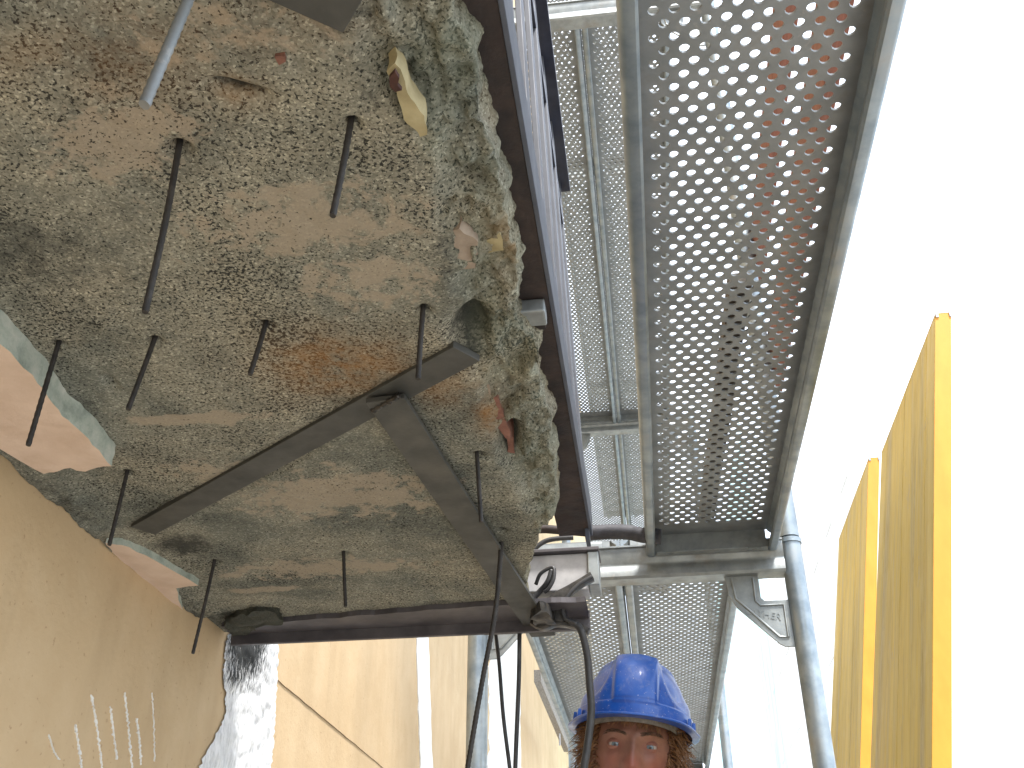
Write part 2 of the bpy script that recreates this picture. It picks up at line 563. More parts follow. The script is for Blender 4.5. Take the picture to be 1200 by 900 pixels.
# ---- the house whose balcony is being repaired
house = thing('house', 'peach rendered house wall under the balcony with a white plaster streak at its corner', 'building', (WALL_X - 4, 3, GROUND_Z))


def hb(mb, name, mat, **k):
    o = mb.build(name, mat, house, **k)
    o.matrix_parent_inverse = Matrix.Translation(house.location).inverted()
    return o


wl = MB()
# wall: outer face at WALL_X, gently uneven render
ny, nz = 90, 60
for i in range(ny + 1):
    for j in range(nz + 1):
        y, z = -8 + 24 * i / ny, GROUND_Z + 14.4 * j / nz
        d = 0.0012 * noise.noise((y * 1.3, z * 1.3, 3.1))
        wl.v.append((WALL_X - 0.0013 + d, y, z))
for i in range(ny):
    for j in range(nz):
        a = i * (nz + 1) + j
        wl.f.append((a, a + nz + 1, a + nz + 2, a + 1))
wl.box(WALL_X - 8, WALL_X - 0.05, -8, 16, GROUND_Z, GROUND_Z + 14.35)
hb(wl, 'wall', M['plaster'], smooth=True)


def wall_pt(px, py, off=0.0):
    return at(px, py, 0, WALL_X + off)


# white rough plaster streak under the beam end: a fine relief sheet with ragged sides
pa = MB()
masks = []
left = [(700, 285), (745, 268), (790, 262), (830, 266), (856, 255), (880, 243), (905, 232), (960, 215), (1100, 190), (1600, 150)]
right = [(700, 318), (745, 327), (800, 325), (850, 322), (900, 318), (1000, 312), (1100, 308), (1600, 285)]
NR, NC = 330, 44
for i in range(NR + 1):
    py = 712 + (1600 - 712) * i / NR
    xl = interp(left, py) + 3 * noise.noise((py * 0.05, 1.7, 0)) + 2.5 * noise.fractal(Vector((py * 0.5, 4.7, 0)), 0.6, 2.0, 3)
    xr = interp(right, py) + 2.2 * noise.noise((py * 0.2, 9.7, 0))
    for k in range(NC + 1):
        t = k / NC
        px = xl + (xr - xl) * t
        p = wall_pt(px, py, 0.002)
        edge = min(1, 8 * min(t, 1 - t))
        d = edge * (0.005 + 0.005 * noise.fractal(p * 28, 1.0, 2.0, 4))
        pa.v.append((p.x + max(d, -0.001), p.y, p.z))
        dk = 1.15 * math.exp(-((px - 286) / 29) ** 2 - (max(0, py - 752) / 50) ** 2) + 0.2 * math.exp(-((px - 292) / 20) ** 2 - ((py - 820) / 50) ** 2) + 0.35 * math.exp(-((px - 270) / 10) ** 2 - ((py - 795) / 12) ** 2)
        masks.append((0, 0, min(1, 0.86 * dk), 0))
for i in range(NR):
    for k in range(NC):
        a = i * (NC + 1) + k
        pa.f.append((a, a + 1, a + NC + 2, a + NC + 1))


def color_attr(me, masks):
    ca = me.color_attributes.new('mask', 'FLOAT_COLOR', 'POINT')
    ca.data.foreach_set('color', [c for m_ in masks for c in m_])


o = hb(pa, 'plaster_patch', M['patch'], smooth='all')
color_attr(o.data, masks)


def wall_ribbon(pts, widths, off, jag=0.35):
    mb = MB()
    n = len(pts)
    ps = [wall_pt(*p, off) for p in pts]
    L, Rr = [], []
    for i, p in enumerate(ps):
        t = (ps[min(i + 1, n - 1)] - ps[max(i - 1, 0)]).normalized()
        s = t.cross(Vector((1, 0, 0))).normalized()
        wv = widths[min(i, len(widths) - 1)]
        L.append(p + s * wv * (1 + jag * noise.noise((i * 1.31, 0.5, pts[0][0]))))
        Rr.append(p - s * wv * (1 + jag * noise.noise((i * 1.31, 7.5, pts[0][0]))))
    for a, b in zip(L, Rr):
        mb.v += [tuple(a), tuple(b), tuple(a - Vector((off + 0.004, 0, 0))), tuple(b - Vector((off + 0.004, 0, 0)))]
    for i in range(n - 1):
        a = 4 * i
        mb.f += [(a, a + 1, a + 5, a + 4), (a, a + 4, a + 6, a + 2), (a + 1, a + 3, a + 7, a + 5)]
    mb.f += [(0, 2, 3, 1), (a + 4, a + 5, a + 7, a + 6)]
    return mb


# vertical white stripes of fresh plaster further along
for (x0, y0), (x1, y1), wv in (((493, 660), (519, 1500), 0.105), ((594, 640), (594, 1500), 0.66)):
    pts = [(x0 + (x1 - x0) * t / 90, y0 + (y1 - y0) * t / 90) for t in range(91)]
    hb(wall_ribbon(pts, [wv], 0.003, 0.12), 'plaster_stripe', M['white_paint'])
pts = [(322 + 260 * t / 80 + 1.2 * noise.noise((t * 0.4, 0, 0)), 794 + 216 * t / 80) for t in range(81)]
hb(wall_ribbon(pts, [0.0006], 0.0004, 0.6), 'crack', M['crack'])
# white scratches
for pl in ([(58, 861), (64, 880), (70, 890)], [(89, 850), (94, 880), (97, 904)], [(108, 815), (114, 850), (121, 904)], [(130, 828), (134, 860), (138, 890)],
           [(147, 812), (151, 850), (156, 904)], [(161, 842), (164, 868), (166, 896)], [(179, 812), (181, 850), (182, 892)]):
    n = 60
    sp = spline([(x, y, 0) for x, y in pl], n // 2)
    pts = [(p.x + 2.4 * noise.noise((i * 0.55, pl[0][0], 0)), p.y) for i, p in enumerate(sp)]
    wd = [0.0022 * max(0.02, 0.45 + 1.3 * noise.noise((i * 1.9, 3.3, pl[0][0]))) * (0.25 if pl[0][0] in (58, 179) else 1) for i in range(len(pts))]
    hb(wall_ribbon(pts, wd, 0.0012, 0.8), 'scratch', M['white_paint'])

# ---- pale building across the street, far away
far = thing('building', 'pale overexposed apartment block far down the opposite side of the street', 'building', (10.6, 40, GROUND_Z))


def fb(mb, name, mat, parent=far, **k):
    o = mb.build(name, mat, parent, **k)
    return o


LX, LY = -4.6, 0
fb(MB().box(-4.6, 5, -14, 16, 0, 21), 'wall', M['pale_wall'])
fb(MB().box(-4.6, 5, -14, 16, 21.003, 21.4), 'roof', M['pale_wall'])
wfm = wgm = None
for fl in range(6):
    for k in range(9):
        y = -12.4 + k * 3.3
        z = 2.0 + fl * 3.2
        if wfm is None:
            a = MB()
            a.box(-0.025, 0.06, -0.62, -0.54, 0, 1.5).box(-0.025, 0.06, 0.54, 0.62, 0, 1.5).box(-0.025, 0.06, -0.54, 0.54, 0, 0.08).box(-0.025, 0.06, -0.54, 0.54, 1.42, 1.5)
            wfm = a.mesh('window', M['white_paint'])
            wgm = MB().box(-0.02, 0.02, -0.54, 0.54, 0.08, 1.42).mesh('pane', M['glass'])
        fo = link('window', wfm, far, (-4.62, y, z))
        link('pane', wgm, fo)

# ------------------------------------------------------------------ balcony slab
slab = thing('balcony_slab', 'broken concrete balcony slab with its rough underside bared and outer edge crumbled away', 'balcony slab', (WALL_X, 0.8, SLAB_Z))
EDGE = sorted((at(x, y, 2, 0.645)[1], at(x, y, 2, 0.645)[0] - 0.012) for x, y in
              [(548, -60), (553, 0), (571, 50), (577, 90), (579, 135), (594, 165), (601, 215), (611, 260), (620, 305), (621, 340), (618, 365), (640, 400), (645, 440), (655, 480), (658, 520),
               (662, 560), (661, 590), (643, 606), (636, 630), (625, 655), (622, 700)])
EDGE = [(-0.3, EDGE[0][1])] + EDGE
BRK = sorted((at(x, y, 2, SLAB_Z)[1], at(x, y, 2, SLAB_Z)[0]) for x, y in
             [(425, -60), (430, 0), (445, 80), (478, 130), (500, 180), (520, 250), (528, 300), (545, 350), (548, 385), (565, 440), (582, 490), (597, 540), (612, 580), (625, 610), (640, 640), (690, 700)])


def blob(x, y, px, py, rx, ry=None, ang=0.0):
    c = at(px, py, 2, SLAB_Z)
    ry = ry or rx
    dx, dy = x - c.x, y - c.y
    ca, sa = math.cos(ang), math.sin(ang)
    u, v = dx * ca + dy * sa, -dx * sa + dy * ca
    return math.exp(-(u / rx) ** 2 - (v / ry) ** 2)


def segdist(x, y, a, b):
    ax, ay, bx, by = a[0], a[1], b[0], b[1]
    t = max(0, min(1, ((x - ax) * (bx - ax) + (y - ay) * (by - ay)) / ((bx - ax) ** 2 + (by - ay) ** 2)))
    return math.hypot(x - ax - t * (bx - ax), y - ay - t * (by - ay))


S = lambda px, py: at(px, py, 2, SLAB_Z)
strapA = (S(168, 620), S(547, 412))
strapB = (S(452, 458), S(632, 730))
wall_edge_pts = [S(50, 560), S(130, 640), S(265, 740)]
ROD_TOPS = [S(*p) for p in [(208, 178), (410, 146), (68, 405), (180, 400), (310, 382), (496, 364), (148, 557), (251, 658), (403, 648), (559, 533), (588, 622)]]
Y0, Y1 = -0.3, SLAB_END + 0.01
NU, NV, NS = 196, 560, 26
sv, sm_, sf = [], [], []
for j in range(NV + 1):
    y = Y0 + (Y1 - Y0) * j / NV
    xe = interp(EDGE, y) + 0.006 * noise.noise((y * 30, 0.3, 0)) + 0.004 * noise.noise((y * 90, 5.3, 0))
    xb = interp(BRK, y) + 0.012 * noise.noise((y * 16, 2.2, 0)) + 0.006 * noise.noise((y * 55, 8.2, 0))
    ze = None
    for i in range(NU + 1):
        x = WALL_X + (xe - WALL_X) * i / NU
        q = Vector((x, y, 0.0))
        z = SLAB_Z + 0.006 * noise.noise(q * 5) + 0.0014 * noise.fractal(q * 45, 1.0, 2.0, 3)
        s = (x - xb) / 0.03
        s = max(0.0, min(1.0, s + 0.5))
        s = s * s * (3 - 2 * s)
        if s > 0:
            rg = abs(noise.fractal(q * 20 + Vector((3, 1, 7)), 0.9, 2.1, 5))
            lump = noise.fractal(q * 9 + Vector((9, 4, 2)), 1.0, 2.0, 4)
            chunk = noise.cell(q * 22 + Vector((0, 0, 3))) * 0.008 + noise.cell(q * 60 + Vector((0, 0, 9))) * 0.004
            fac = 0.0
            for sc_, am in ((16, 0.011), (38, 0.006), (85, 0.0028)):
                dd, pv = noise.voronoi(q * sc_)
                hh = noise.cell_vector(pv[0] * 7.3)
                fac += am * ((q * sc_ - pv[0]).dot(hh) * 1.1 + hh.z * 0.5)
            z += s * fac
            z += s * (0.006 + 0.018 * max(0, (x - xb)) / 0.12 + 0.012 * rg + 0.007 * lump + 0.5 * chunk)
        cav = blob(x, y, 553, 392, 0.018, 0.03) * 0.05 + blob(x, y, 598, 530, 0.010, 0.04, 0.1) * 0.05 + blob(x, y, 470, 100, 0.02, 0.02) * 0.01
        cav += blob(x, y, 280, 106, 0.020, 0.005, 0.45) * 0.02 + blob(x, y, 466, 8, 0.006, 0.02) * 0.02
        cav += blob(x, y, 128, 448, 0.006, 0.012) * 0.012 + blob(x, y, 210, 178, 0.010) * 0.010 + blob(x, y, 490, 660, 0.03, 0.004) * 0.008
        hole = 0.0
        for c_ in ROD_TOPS:
            if abs(x - c_.x) < 0.03 and abs(y - c_.y) < 0.03:
                hole = max(hole, math.exp(-((x - c_.x - 0.002) ** 2 + (y - c_.y) ** 2) / 0.0062 ** 2))
        z += cav + 0.014 * hole
        # sags of old mortar against the wall
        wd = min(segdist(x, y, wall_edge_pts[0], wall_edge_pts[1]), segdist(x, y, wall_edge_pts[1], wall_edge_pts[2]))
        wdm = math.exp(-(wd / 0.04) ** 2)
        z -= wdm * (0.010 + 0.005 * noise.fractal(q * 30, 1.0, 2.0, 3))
        # swelling towards the steel strap A
        sda, sdb = segdist(x, y, *strapA), segdist(x, y, *strapB)
        z -= 0.0015 * math.exp(-(sda / 0.05) ** 2) * (0.5 + noise.noise(q * 30))
        wa = max(0.0, min(1.0, (0.034 - sda) / 0.012))
        if wa > 0:
            z += wa * (max(z, SLAB_Z + 0.0015) - z)
        if y > SLAB_END - 0.13:
            z = max(z, SLAB_Z + 0.002) + 0.004
        if i == NU:
            ze = z
        sv.append((x, y, z))
        rust = max(blob(x, y, 395, 430, 0.075, 0.06), 0.9 * blob(x, y, 575, 490, 0.02, 0.05), 0.8 * blob(x, y, 595, 300, 0.02, 0.06), 0.25 * blob(x, y, 70, 60, 0.3, 0.03), 0.6 * blob(x, y, 280, 108, 0.02), 0.5 * blob(x, y, 520, 450, 0.05), 0.3 * blob(x, y, 145, 70, 0.06))
        pale = max(0.9 * blob(x, y, 225, 489, 0.10, 0.014, 0.02), 0.9 * blob(x, y, 262, 487, 0.02, 0.018), 0.62 * blob(x, y, 140, 165, 0.10, 0.06, -0.4), 0.55 * blob(x, y, 350, 260, 0.16, 0.07), 0.5 * blob(x, y, 430, 330, 0.12, 0.07), 0.62 * blob(x, y, 395, 580, 0.20, 0.10),
                   0.58 * blob(x, y, 380, 665, 0.24, 0.06), 0.4 * blob(x, y, 300, 30, 0.2, 0.05), 0.5 * blob(x, y, 250, 550, 0.10, 0.06), 0.8 * blob(x, y, 310, 690, 0.07, 0.02))
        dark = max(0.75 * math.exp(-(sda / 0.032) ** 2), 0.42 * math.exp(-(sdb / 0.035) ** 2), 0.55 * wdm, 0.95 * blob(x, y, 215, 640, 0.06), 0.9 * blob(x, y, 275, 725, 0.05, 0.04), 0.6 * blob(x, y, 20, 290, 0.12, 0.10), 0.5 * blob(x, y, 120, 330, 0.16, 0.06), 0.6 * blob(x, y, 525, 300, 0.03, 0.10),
                   1.0 * blob(x, y, 553, 392, 0.03, 0.05), 0.6 * blob(x, y, 85, 475, 0.05), 0.5 * blob(x, y, 440, 120, 0.03, 0.08), 0.6 * blob(x, y, 420, 20, 0.06, 0.03), 1.2 * blob(x, y, 281, 106, 0.022, 0.006, 0.45), 0.45 * blob(x, y, 580, 560, 0.04, 0.12), 0.5 * blob(x, y, 490, 660, 0.03, 0.008))  # hollows darkened as painted shade, beside stains and mould
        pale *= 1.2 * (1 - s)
        dark = max(dark, 1.1 * hole)  # shade of the rod holes put into the dark mask
        sm_.append((min(1, rust), min(1, pale), min(1, dark), s))
    for k in range(1, NS + 1):
        t = k / NS
        q = Vector((xe, y, ze + 0.11 * t))
        dx = 0.010 * math.sin(t * math.pi) - 0.02 * t + 0.010 * noise.fractal(q * 22, 1.0, 2.0, 4)
        sv.append((xe + dx * min(1, t * 6), y, ze + (SLAB_Z + 0.135 - ze) * t))
        sm_.append((0.2, 0, 0.15, 1))
W_ = NU + NS + 1
for j in range(NV):
    for i in range(W_ - 1):
        a = j * W_ + i
        sf.append((a, a + W_, a + W_ + 1, a + 1))
# top and end faces
mbs = MB()
mbs.v, mbs.f = sv, sf
base = len(sv)
for j in range(NV + 1):
    mbs.v.append((WALL_X, sv[j * W_][1], SLAB_Z + 0.135))
    sm_.append((0, 0, 0, 1))
for j in range(NV):
    mbs.f.append((j * W_ + W_ - 1, (j + 1) * W_ + W_ - 1, base + j + 1, base + j))
for j in (0, NV):
    mbs.f.append(tuple([j * W_ + i for i in range(W_)] + [base + j]))
me = mbs.mesh('concrete', M['concrete'], smooth='all', recalc=False)
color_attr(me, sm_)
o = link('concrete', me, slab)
o.matrix_parent_inverse = Matrix.Translation(slab.location).inverted()


def sl(mb, name, mat, **k):
    o = mb.build(name, mat, slab, **k)
    o.matrix_parent_inverse = Matrix.Translation(slab.location).inverted()
    return o


def chunk(poly, z, h, rough=0.003, sub=3, seed=0):
    """broken lump: polygon in pixels on the plane z, extruded up by h, subdivided and roughened"""
    pts = [at(x, y, 2, z) for x, y in poly]
    me = D.meshes.new('tmp')
    mb = MB().prism(pts, (0, 0, h))
    me.from_pydata(mb.v, [], mb.f)
    bm = bmesh.new()
    bm.from_mesh(me)
    bmesh.ops.recalc_face_normals(bm, faces=bm.faces)
    bmesh.ops.subdivide_edges(bm, edges=bm.edges, cuts=sub, use_grid_fill=True)
    for v in bm.verts:
        v.co += Vector((noise.noise(v.co * 60 + Vector((seed, 0, 0))), noise.noise(v.co * 60 + Vector((0, seed + 5, 0))), noise.noise(v.co * 45 + Vector((9, 0, seed))))) * rough
    out = MB()
    bm.verts.index_update()
    out.v = [tuple(v.co) for v in bm.verts]
    out.f = [tuple(v.index for v in f.verts) for f in bm.faces]
    bm.free()
    D.meshes.remove(me)
    return out


# brick and stone pieces showing in the broken edge
sl(chunk([(565, 470), (583, 465), (596, 505), (600, 515), (590, 510), (575, 490)], 0.628, 0.03, 0.004, 3, 1), 'brick_fragment', M['brick'], smooth=True)
sl(chunk([(594, 510), (602, 512), (604, 552), (598, 556), (592, 548), (596, 525)], 0.640, 0.03, 0.002, 3, 2), 'brick_fragment', M['brick'], smooth=True)
sl(chunk([(322, 66), (333, 64), (334, 72), (326, 77)], 0.6165, 0.006, 0.002, 2, 3), 'brick_fragment', M['brick'], smooth=True)
stone_m = simple('cream_stone', (0.22, 0.18, 0.09), (0.34, 0.29, 0.16), 40, (0.7, 0.9), 0, 0.4, 160)
stone2_m = simple('pink_grey_stone', (0.21, 0.165, 0.125), (0.31, 0.255, 0.20), 50, (0.8, 0.95), 0, 0.6, 160, 0.002)
st = sl(chunk([(455, 84), (464, 75), (472, 84), (482, 117), (498, 138), (498, 160), (491, 162), (476, 140), (468, 116)], 0.609, 0.022, 0.0035, 4, 4), 'stone_fragment', stone_m, smooth=True)
cv = MB().prism([at(x, y, 2, 0.6025) for x, y in [(456, 92), (463, 84), (468, 92), (466, 100), (471, 106), (463, 108), (457, 102)]], (0, 0, 0.004))  # flat patch painting the dark red cavity of the stone, shade included
o = cv.build('stone_cavity', simple('dark_red_cavity', (0.022, 0.007, 0.005), (0.06, 0.018, 0.010), 60, (0.7, 0.9)), st)
sl(chunk([(524, 268), (540, 262), (560, 285), (556, 312), (536, 322), (524, 300)], 0.628, 0.03, 0.006, 3, 5), 'stone_fragment', stone2_m, smooth=True)
sl(chunk([(540, 455), (556, 440), (572, 452), (578, 478), (562, 482)], 0.630, 0.03, 0.006, 3, 6), 'stone_fragment', stone2_m, smooth=True)
sl(chunk([(566, 285), (586, 270), (588, 292), (572, 298)], 0.640, 0.03, 0.005, 3, 7), 'stone_fragment', stone_m, smooth=True)

# remains of the old ceiling render against the wall
rl = chunk([(-160, 270), (-60, 340), (0, 402), (45, 450), (72, 488), (104, 514), (131, 547), (90, 552), (82, 549), (50, 557), (0, 525), (-60, 487), (-160, 425)], 0.588, 0.045, 0.0035, 4, 8)
tag(rl.build('render_remnant', M['render_layer'], smooth=True), 'large pinkish piece of old render with a green broken edge at left', 'plaster')
rl = chunk([(124, 636), (142, 638), (180, 656), (233, 686), (206, 689), (214, 716), (187, 694), (157, 670), (131, 648)], 0.606, 0.02, 0.003, 3, 9)
tag(rl.build('render_remnant', M['render_layer'], smooth=True), 'small pointed sliver of pinkish render below the mouldy corner of the balcony', 'plaster')


# ------------------------------------------------------------------ flat steel straps and end beam
def flat_bar(a, b, wd, z, th):
    a, b = Vector((a.x, a.y, z)), Vector((b.x, b.y, z))
    t = (b - a).normalized()
    s = Vector((-t.y, t.x, 0)) * wd / 2
    return MB().prism([a - s, b - s, b + s, a + s], (0, 0, th))


SG = 'flat steel straps under the balcony'
tag(flat_bar(strapA[0], strapA[1], 0.041, SLAB_Z - 0.0035, 0.009).build('steel_strap', M['strap'], bevel=0.001), 'long dark steel strap running from the mouldy wall corner to the broken edge', 'steel strap', SG)
tag(flat_bar(strapB[0], S(637, 738), 0.048, SLAB_Z - 0.0135, 0.007).build('steel_strap', M['strap'], bevel=0.001), 'diagonal steel strap from the longer strap to the clamp at the beam end', 'steel strap', SG)
c0, c1 = at(300, -30, 2, SLAB_Z - 0.006), at(420, 14, 2, SLAB_Z - 0.006)
tag(MB().prism([at(x, y, 2, SLAB_Z - 0.008) for x, y in [(215, -60), (300, -6), (402, 39), (428, -5), (440, -60)]], (0, 0, 0.009)).build('steel_strap', M['strap'], bevel=0.001), 'end of a steel strap cut off by the top edge of the photograph', 'steel strap', SG)

wb = MB()
e0, e1 = S(437, 470), S(468, 452)
e0.z = e1.z = SLAB_Z - 0.0135
wb.tube([e0.lerp(e1, t / 14) + Vector((0, 0, 0.001 * noise.noise((t * 1.7, 0, 0)))) for t in range(15)], [0.0032 + 0.0012 * math.sin(t * 2.3) for t in range(15)], 8)
o = wb.build('weld_bead', M['clamp'], D.objects['steel_strap.001'], smooth='all')

beam = thing('edge_beam', 'purple grey steel angle beam along the end of the balcony', 'steel beam', (-0.4, SLAB_END, SLAB_Z))


def sub(par, mb, name, mat, **k):
    o = mb.build(name, mat, par, **k)
    o.matrix_parent_inverse = Matrix.Translation(par.location).inverted()
    return o


def ragged_leg():
    mb = MB()
    n = 80
    fr, bk = [], []
    for i in range(n + 1):
        x = -0.80 + (0.70) * i / n
        t = i / n
        d = 0.035 + 0.045 * min(1, t * 1.4) + 0.006 * noise.noise((x * 22, 0, 0)) + 0.003 * noise.noise((x * 70, 2, 0))
        fr.append((x, SLAB_END - 0.02 - d))
        bk.append((x, SLAB_END - 0.004))
    for z in (SLAB_Z - 0.004, SLAB_Z + 0.006):
        mb.v += [(x, y, z) for x, y in fr] + [(x, y, z) for x, y in bk]
    m_ = n + 1
    for i in range(n):
        mb.f += [(i, i + 1, m_ + i + 1, m_ + i), (2 * m_ + i, 3 * m_ + i, 3 * m_ + i + 1, 2 * m_ + i + 1), (i, 2 * m_ + i, 2 * m_ + i + 1, i + 1), (m_ + i, m_ + i + 1, 3 * m_ + i + 1, 3 * m_ + i)]
    return mb


sub(beam, ragged_leg(), 'flange', M['beam'])
sub(beam, MB().box(-0.80, -0.098, SLAB_END - 0.003, SLAB_END + 0.006, SLAB_Z - 0.024, SLAB_Z + 0.012), 'web', M['beam'], bevel=0.0012)
# mouldy mortar around the beam's end in the wall
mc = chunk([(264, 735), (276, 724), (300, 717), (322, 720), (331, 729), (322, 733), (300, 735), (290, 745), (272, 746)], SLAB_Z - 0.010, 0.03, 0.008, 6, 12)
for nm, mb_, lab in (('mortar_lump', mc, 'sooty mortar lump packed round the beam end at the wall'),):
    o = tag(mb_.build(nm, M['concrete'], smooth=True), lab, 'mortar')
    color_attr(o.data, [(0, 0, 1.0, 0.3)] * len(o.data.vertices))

# ------------------------------------------------------------------ steel pins drilled into the slab
RODS = [((243, -52), (169, 123), 'thick pale rod hanging from the top edge of the photograph'),
        ((208, 178), (170, 366), 'longest slightly bent rod hanging from a black hole, left of the rust hollow'),
        ((410, 146), (390, 253), 'straight rod hanging to the lower left of the cream stone'),
        ((68, 405), (33, 522), 'long rod crossing in front of the large render remnant at the wall'),
        ((180, 400), (150, 480), 'rod ending just above the pink smooth patch'),
        ((310, 382), (293, 439), 'shortest rod, hanging left of the orange rust stain'),
        ((496, 364), (490, 444), 'rod crossing the upper end of the long strap'),
        ((148, 557), (128, 639), 'rod hanging between the two render remnants'),
        ((251, 658), (226, 766), 'rod hanging in front of the small render sliver near the beam'),
        ((403, 648), (405, 711), 'nearly upright rod hanging in front of the beam flange'),
        ((559, 533), (564, 612), 'rod hanging beside the red brick fragments right of the diagonal strap')]
RG = 'steel rods hanging from the balcony underside'
for k, (a, b, lab) in enumerate(RODS):
    A = at(*a, 2, SLAB_Z)
    d = ray(*b)
    # point on the lower ray nearest to the plumb line through A
    s = (d.x * A.x + d.y * A.y) / (d.x ** 2 + d.y ** 2)
    B = d * s
    if B.z > A.z - 0.02:
        B = d * (s * 0.98)
    A = A + (A - B).normalized() * 0.025
    n = int((B - A).length / 0.004)
    mid = (A + B) / 2 + Vector((0.0015 if k == 1 else 0.0006 * (k % 3 - 1), 0.0005, 0))
    pts = spline([A, mid, B], max(4, n // 2))
    r = 0.0028 if k else 0.0037
    mb = MB().tube(pts, r, 10, True, rib=0.07)
    tag(mb.build('steel_rod', M['deck'] if k == 0 else M['rebar'], smooth=True), lab, 'steel rod', RG)
# the long wire-like rod under the diagonal strap
P = [at(588, 622, 2, SLAB_Z + 0.02)]
yb = P[0].y
for px, py, dy in ((586, 660, 0.0), (580, 720, 0.01), (565, 800, 0.03), (548, 900, 0.05), (534, 990, 0.07), (520, 1100, 0.08)):
    P.append(at(px, py, 1, yb + dy))
pts = spline(P, 36)
tag(MB().tube(pts, 0.0038, 10, True, rib=0.07).build('steel_rod', M['rebar'], smooth=True), 'very long bent rod dropping out of the photograph from under the diagonal strap', 'steel rod', RG)

# ------------------------------------------------------------------ hanging cables
CG = 'black cables hanging by the scaffold'


def hang(pts, y, r, lab, mat='cable'):
    P = [at(px, py, 1, y + dy) for px, py, dy in pts]
    return tag(MB().tube(spline(P, 10), r, 10).build('cable', M[mat], smooth='all'), lab, 'cable', CG)


hang([(609, 700, 0.02), (609, 735, 0), (608, 800, 0), (604, 900, 0.01), (602, 1000, 0.01), (600, 1200, 0)], SLAB_END + 0.05, 0.0042, 'straight thick black cable hanging behind the beam, left of the clamp')
hang([(580, 735, 0), (585, 777, 0), (590, 840, 0), (598, 905, 0.01), (608, 1000, 0.01), (618, 1200, 0)], SLAB_END + 0.12, 0.0038, 'thin black cable dropping below the grey gusset plate beside the tube')

# ------------------------------------------------------------------ welding clamp at the beam end
cy = SLAB_END - 0.055
C = lambda x, y, dy=0.0: at(x, y, 1, cy + dy)
clamp = thing('welding_clamp', 'blackened spring clamp gripping the strap end, its cable hanging down', 'clamp', tuple(C(640, 715)))


def blade(pts, wds, th, dy=0.0):
    """bent plate: centre line in pixels, widths in pixels, thickness along Y"""
    sp = spline([(x, y, 0) for x, y in pts], 6)
    wv = spline([(w_, 0, 0) for w_ in wds], 6)
    L, Rr = [], []
    for i, p in enumerate(sp):
        t = (sp[min(i + 1, len(sp) - 1)] - sp[max(i - 1, 0)]).normalized()
        n = Vector((-t.y, t.x, 0)) * wv[i].x / 2
        L.append(p + n)
        Rr.append(p - n)
    poly = [C(p.x, p.y, dy) for p in L] + [C(p.x, p.y, dy) for p in reversed(Rr)]
    return MB().prism(poly, (0, th, 0))


sub(clamp, blade([(628, 722), (640, 716), (652, 702), (668, 690), (680, 682), (694, 674)], [9, 13, 15, 10, 8, 9], 0.018), 'upper_jaw', M['clamp'], smooth=True, bevel=0.0015)
sub(clamp, blade([(622, 727), (636, 732), (650, 728), (664, 729), (678, 733), (690, 739)], [6, 9, 8, 8, 7, 6], 0.018), 'lower_jaw', M['clamp'], smooth=True, bevel=0.0015)
sub(clamp, blade([(651, 706), (656, 718), (655, 728)], [13, 15, 10], 0.022, -0.003), 'hinge_plate', M['clamp'], smooth=True, bevel=0.0015)
sub(clamp, MB().tube(spline([C(694, 676, -0.004), C(680, 684, -0.006), C(667, 697, -0.006), C(660, 712, -0.006), C(662, 724, -0.005), C(676, 731, -0.004)], 8), 0.0042, 10), 'spring_handle', M['cable'], smooth='all')
sub(clamp, MB().tube([C(652, 710, -0.012), C(657, 710, 0.03)], 0.006, 10), 'bolt', M['aluminium'], smooth=True)
sub(clamp, MB().tube(spline([C(628, 685, 0.01), C(634, 672, 0), C(648, 665, -0.004), (C(649, 678, -0.006)), C(643, 690, -0.004), C(638, 694, 0)], 8), 0.0036, 8), 'wire_loop', M['cable'], smooth='all')
sub(clamp, MB().tube(spline([C(622, 705, 0.012), C(632, 694, 0.01), C(642, 682, 0.0), C(647, 668, -0.002)], 8), 0.0055, 8), 'cable_end', M['cable'], smooth='all')
cab = [C(668, 728), C(680, 737), C(688, 766), C(691, 800), C(693, 835), C(688, 878), C(684, 905), C(682, 950), C(690, 1100), C(684, 1350), C(690, 1700), C(712, 1900)]
sub(clamp, MB().tube(spline(cab, 10), 0.0068, 12), 'cable', M['cable'], smooth='all')
tag(chunk([(622, 725), (634, 716), (646, 724), (650, 733), (640, 741), (628, 736)], SLAB_Z - 0.03, 0.02, 0.006, 3, 21).build('weld_slag', M['clamp'], smooth=True), 'lump of burnt weld slag where strap and beam meet', 'slag')

# ------------------------------------------------------------------ railing along the outer edge
rail = thing('balcony_railing', 'blue grey balcony railing of upright flat bars over a dark iron base', 'railing', (-0.08, 0.6, SLAB_Z + 0.02))
RBX = -0.0785          # outer face of the base at its underside
RZ0 = SLAB_Z + 0.055
REND = 1.62
# base angle: underside dark, from the railing line in over the slab edge
sub(rail, MB().box(RBX - 0.052, RBX, -0.25, REND, RZ0, RZ0 + 0.008).box(RBX - 0.007, RBX - 0.0005, -0.25, REND, RZ0 + 0.0082, RZ0 + 0.07), 'base_rail', M['dark_rail'], bevel=0.001)
HZ = 1.45
HX = -0.1
k = 0
y = REND - 0.012
while y > 0.0:
    fx = lambda z: RBX - 0.0065 + (HX - 0.0055 - RBX) * (z - RZ0) / (HZ - RZ0)
    a0, a1 = RZ0 + 0.02, HZ - 0.002
    if k == 0:
        a0, a1 = RZ0 - 0.02, HZ
    hw = 0.025 if k else 0.016
    b = MB().prism([(fx(a0), y - hw, a0), (fx(a0), y + hw, a0), (fx(a1), y + hw, a1), (fx(a1), y - hw, a1)], (0.007, 0, 0))
    sub(rail, b, 'post' if k == 0 else 'baluster', M['rail_paint'], bevel=0.0008)
    y -= 0.16
    k += 1
sub(rail, MB().box(HX - 0.026, HX + 0.014, -0.25, REND + 0.01, HZ, HZ + 0.012), 'handrail', M['navy'], bevel=0.001)
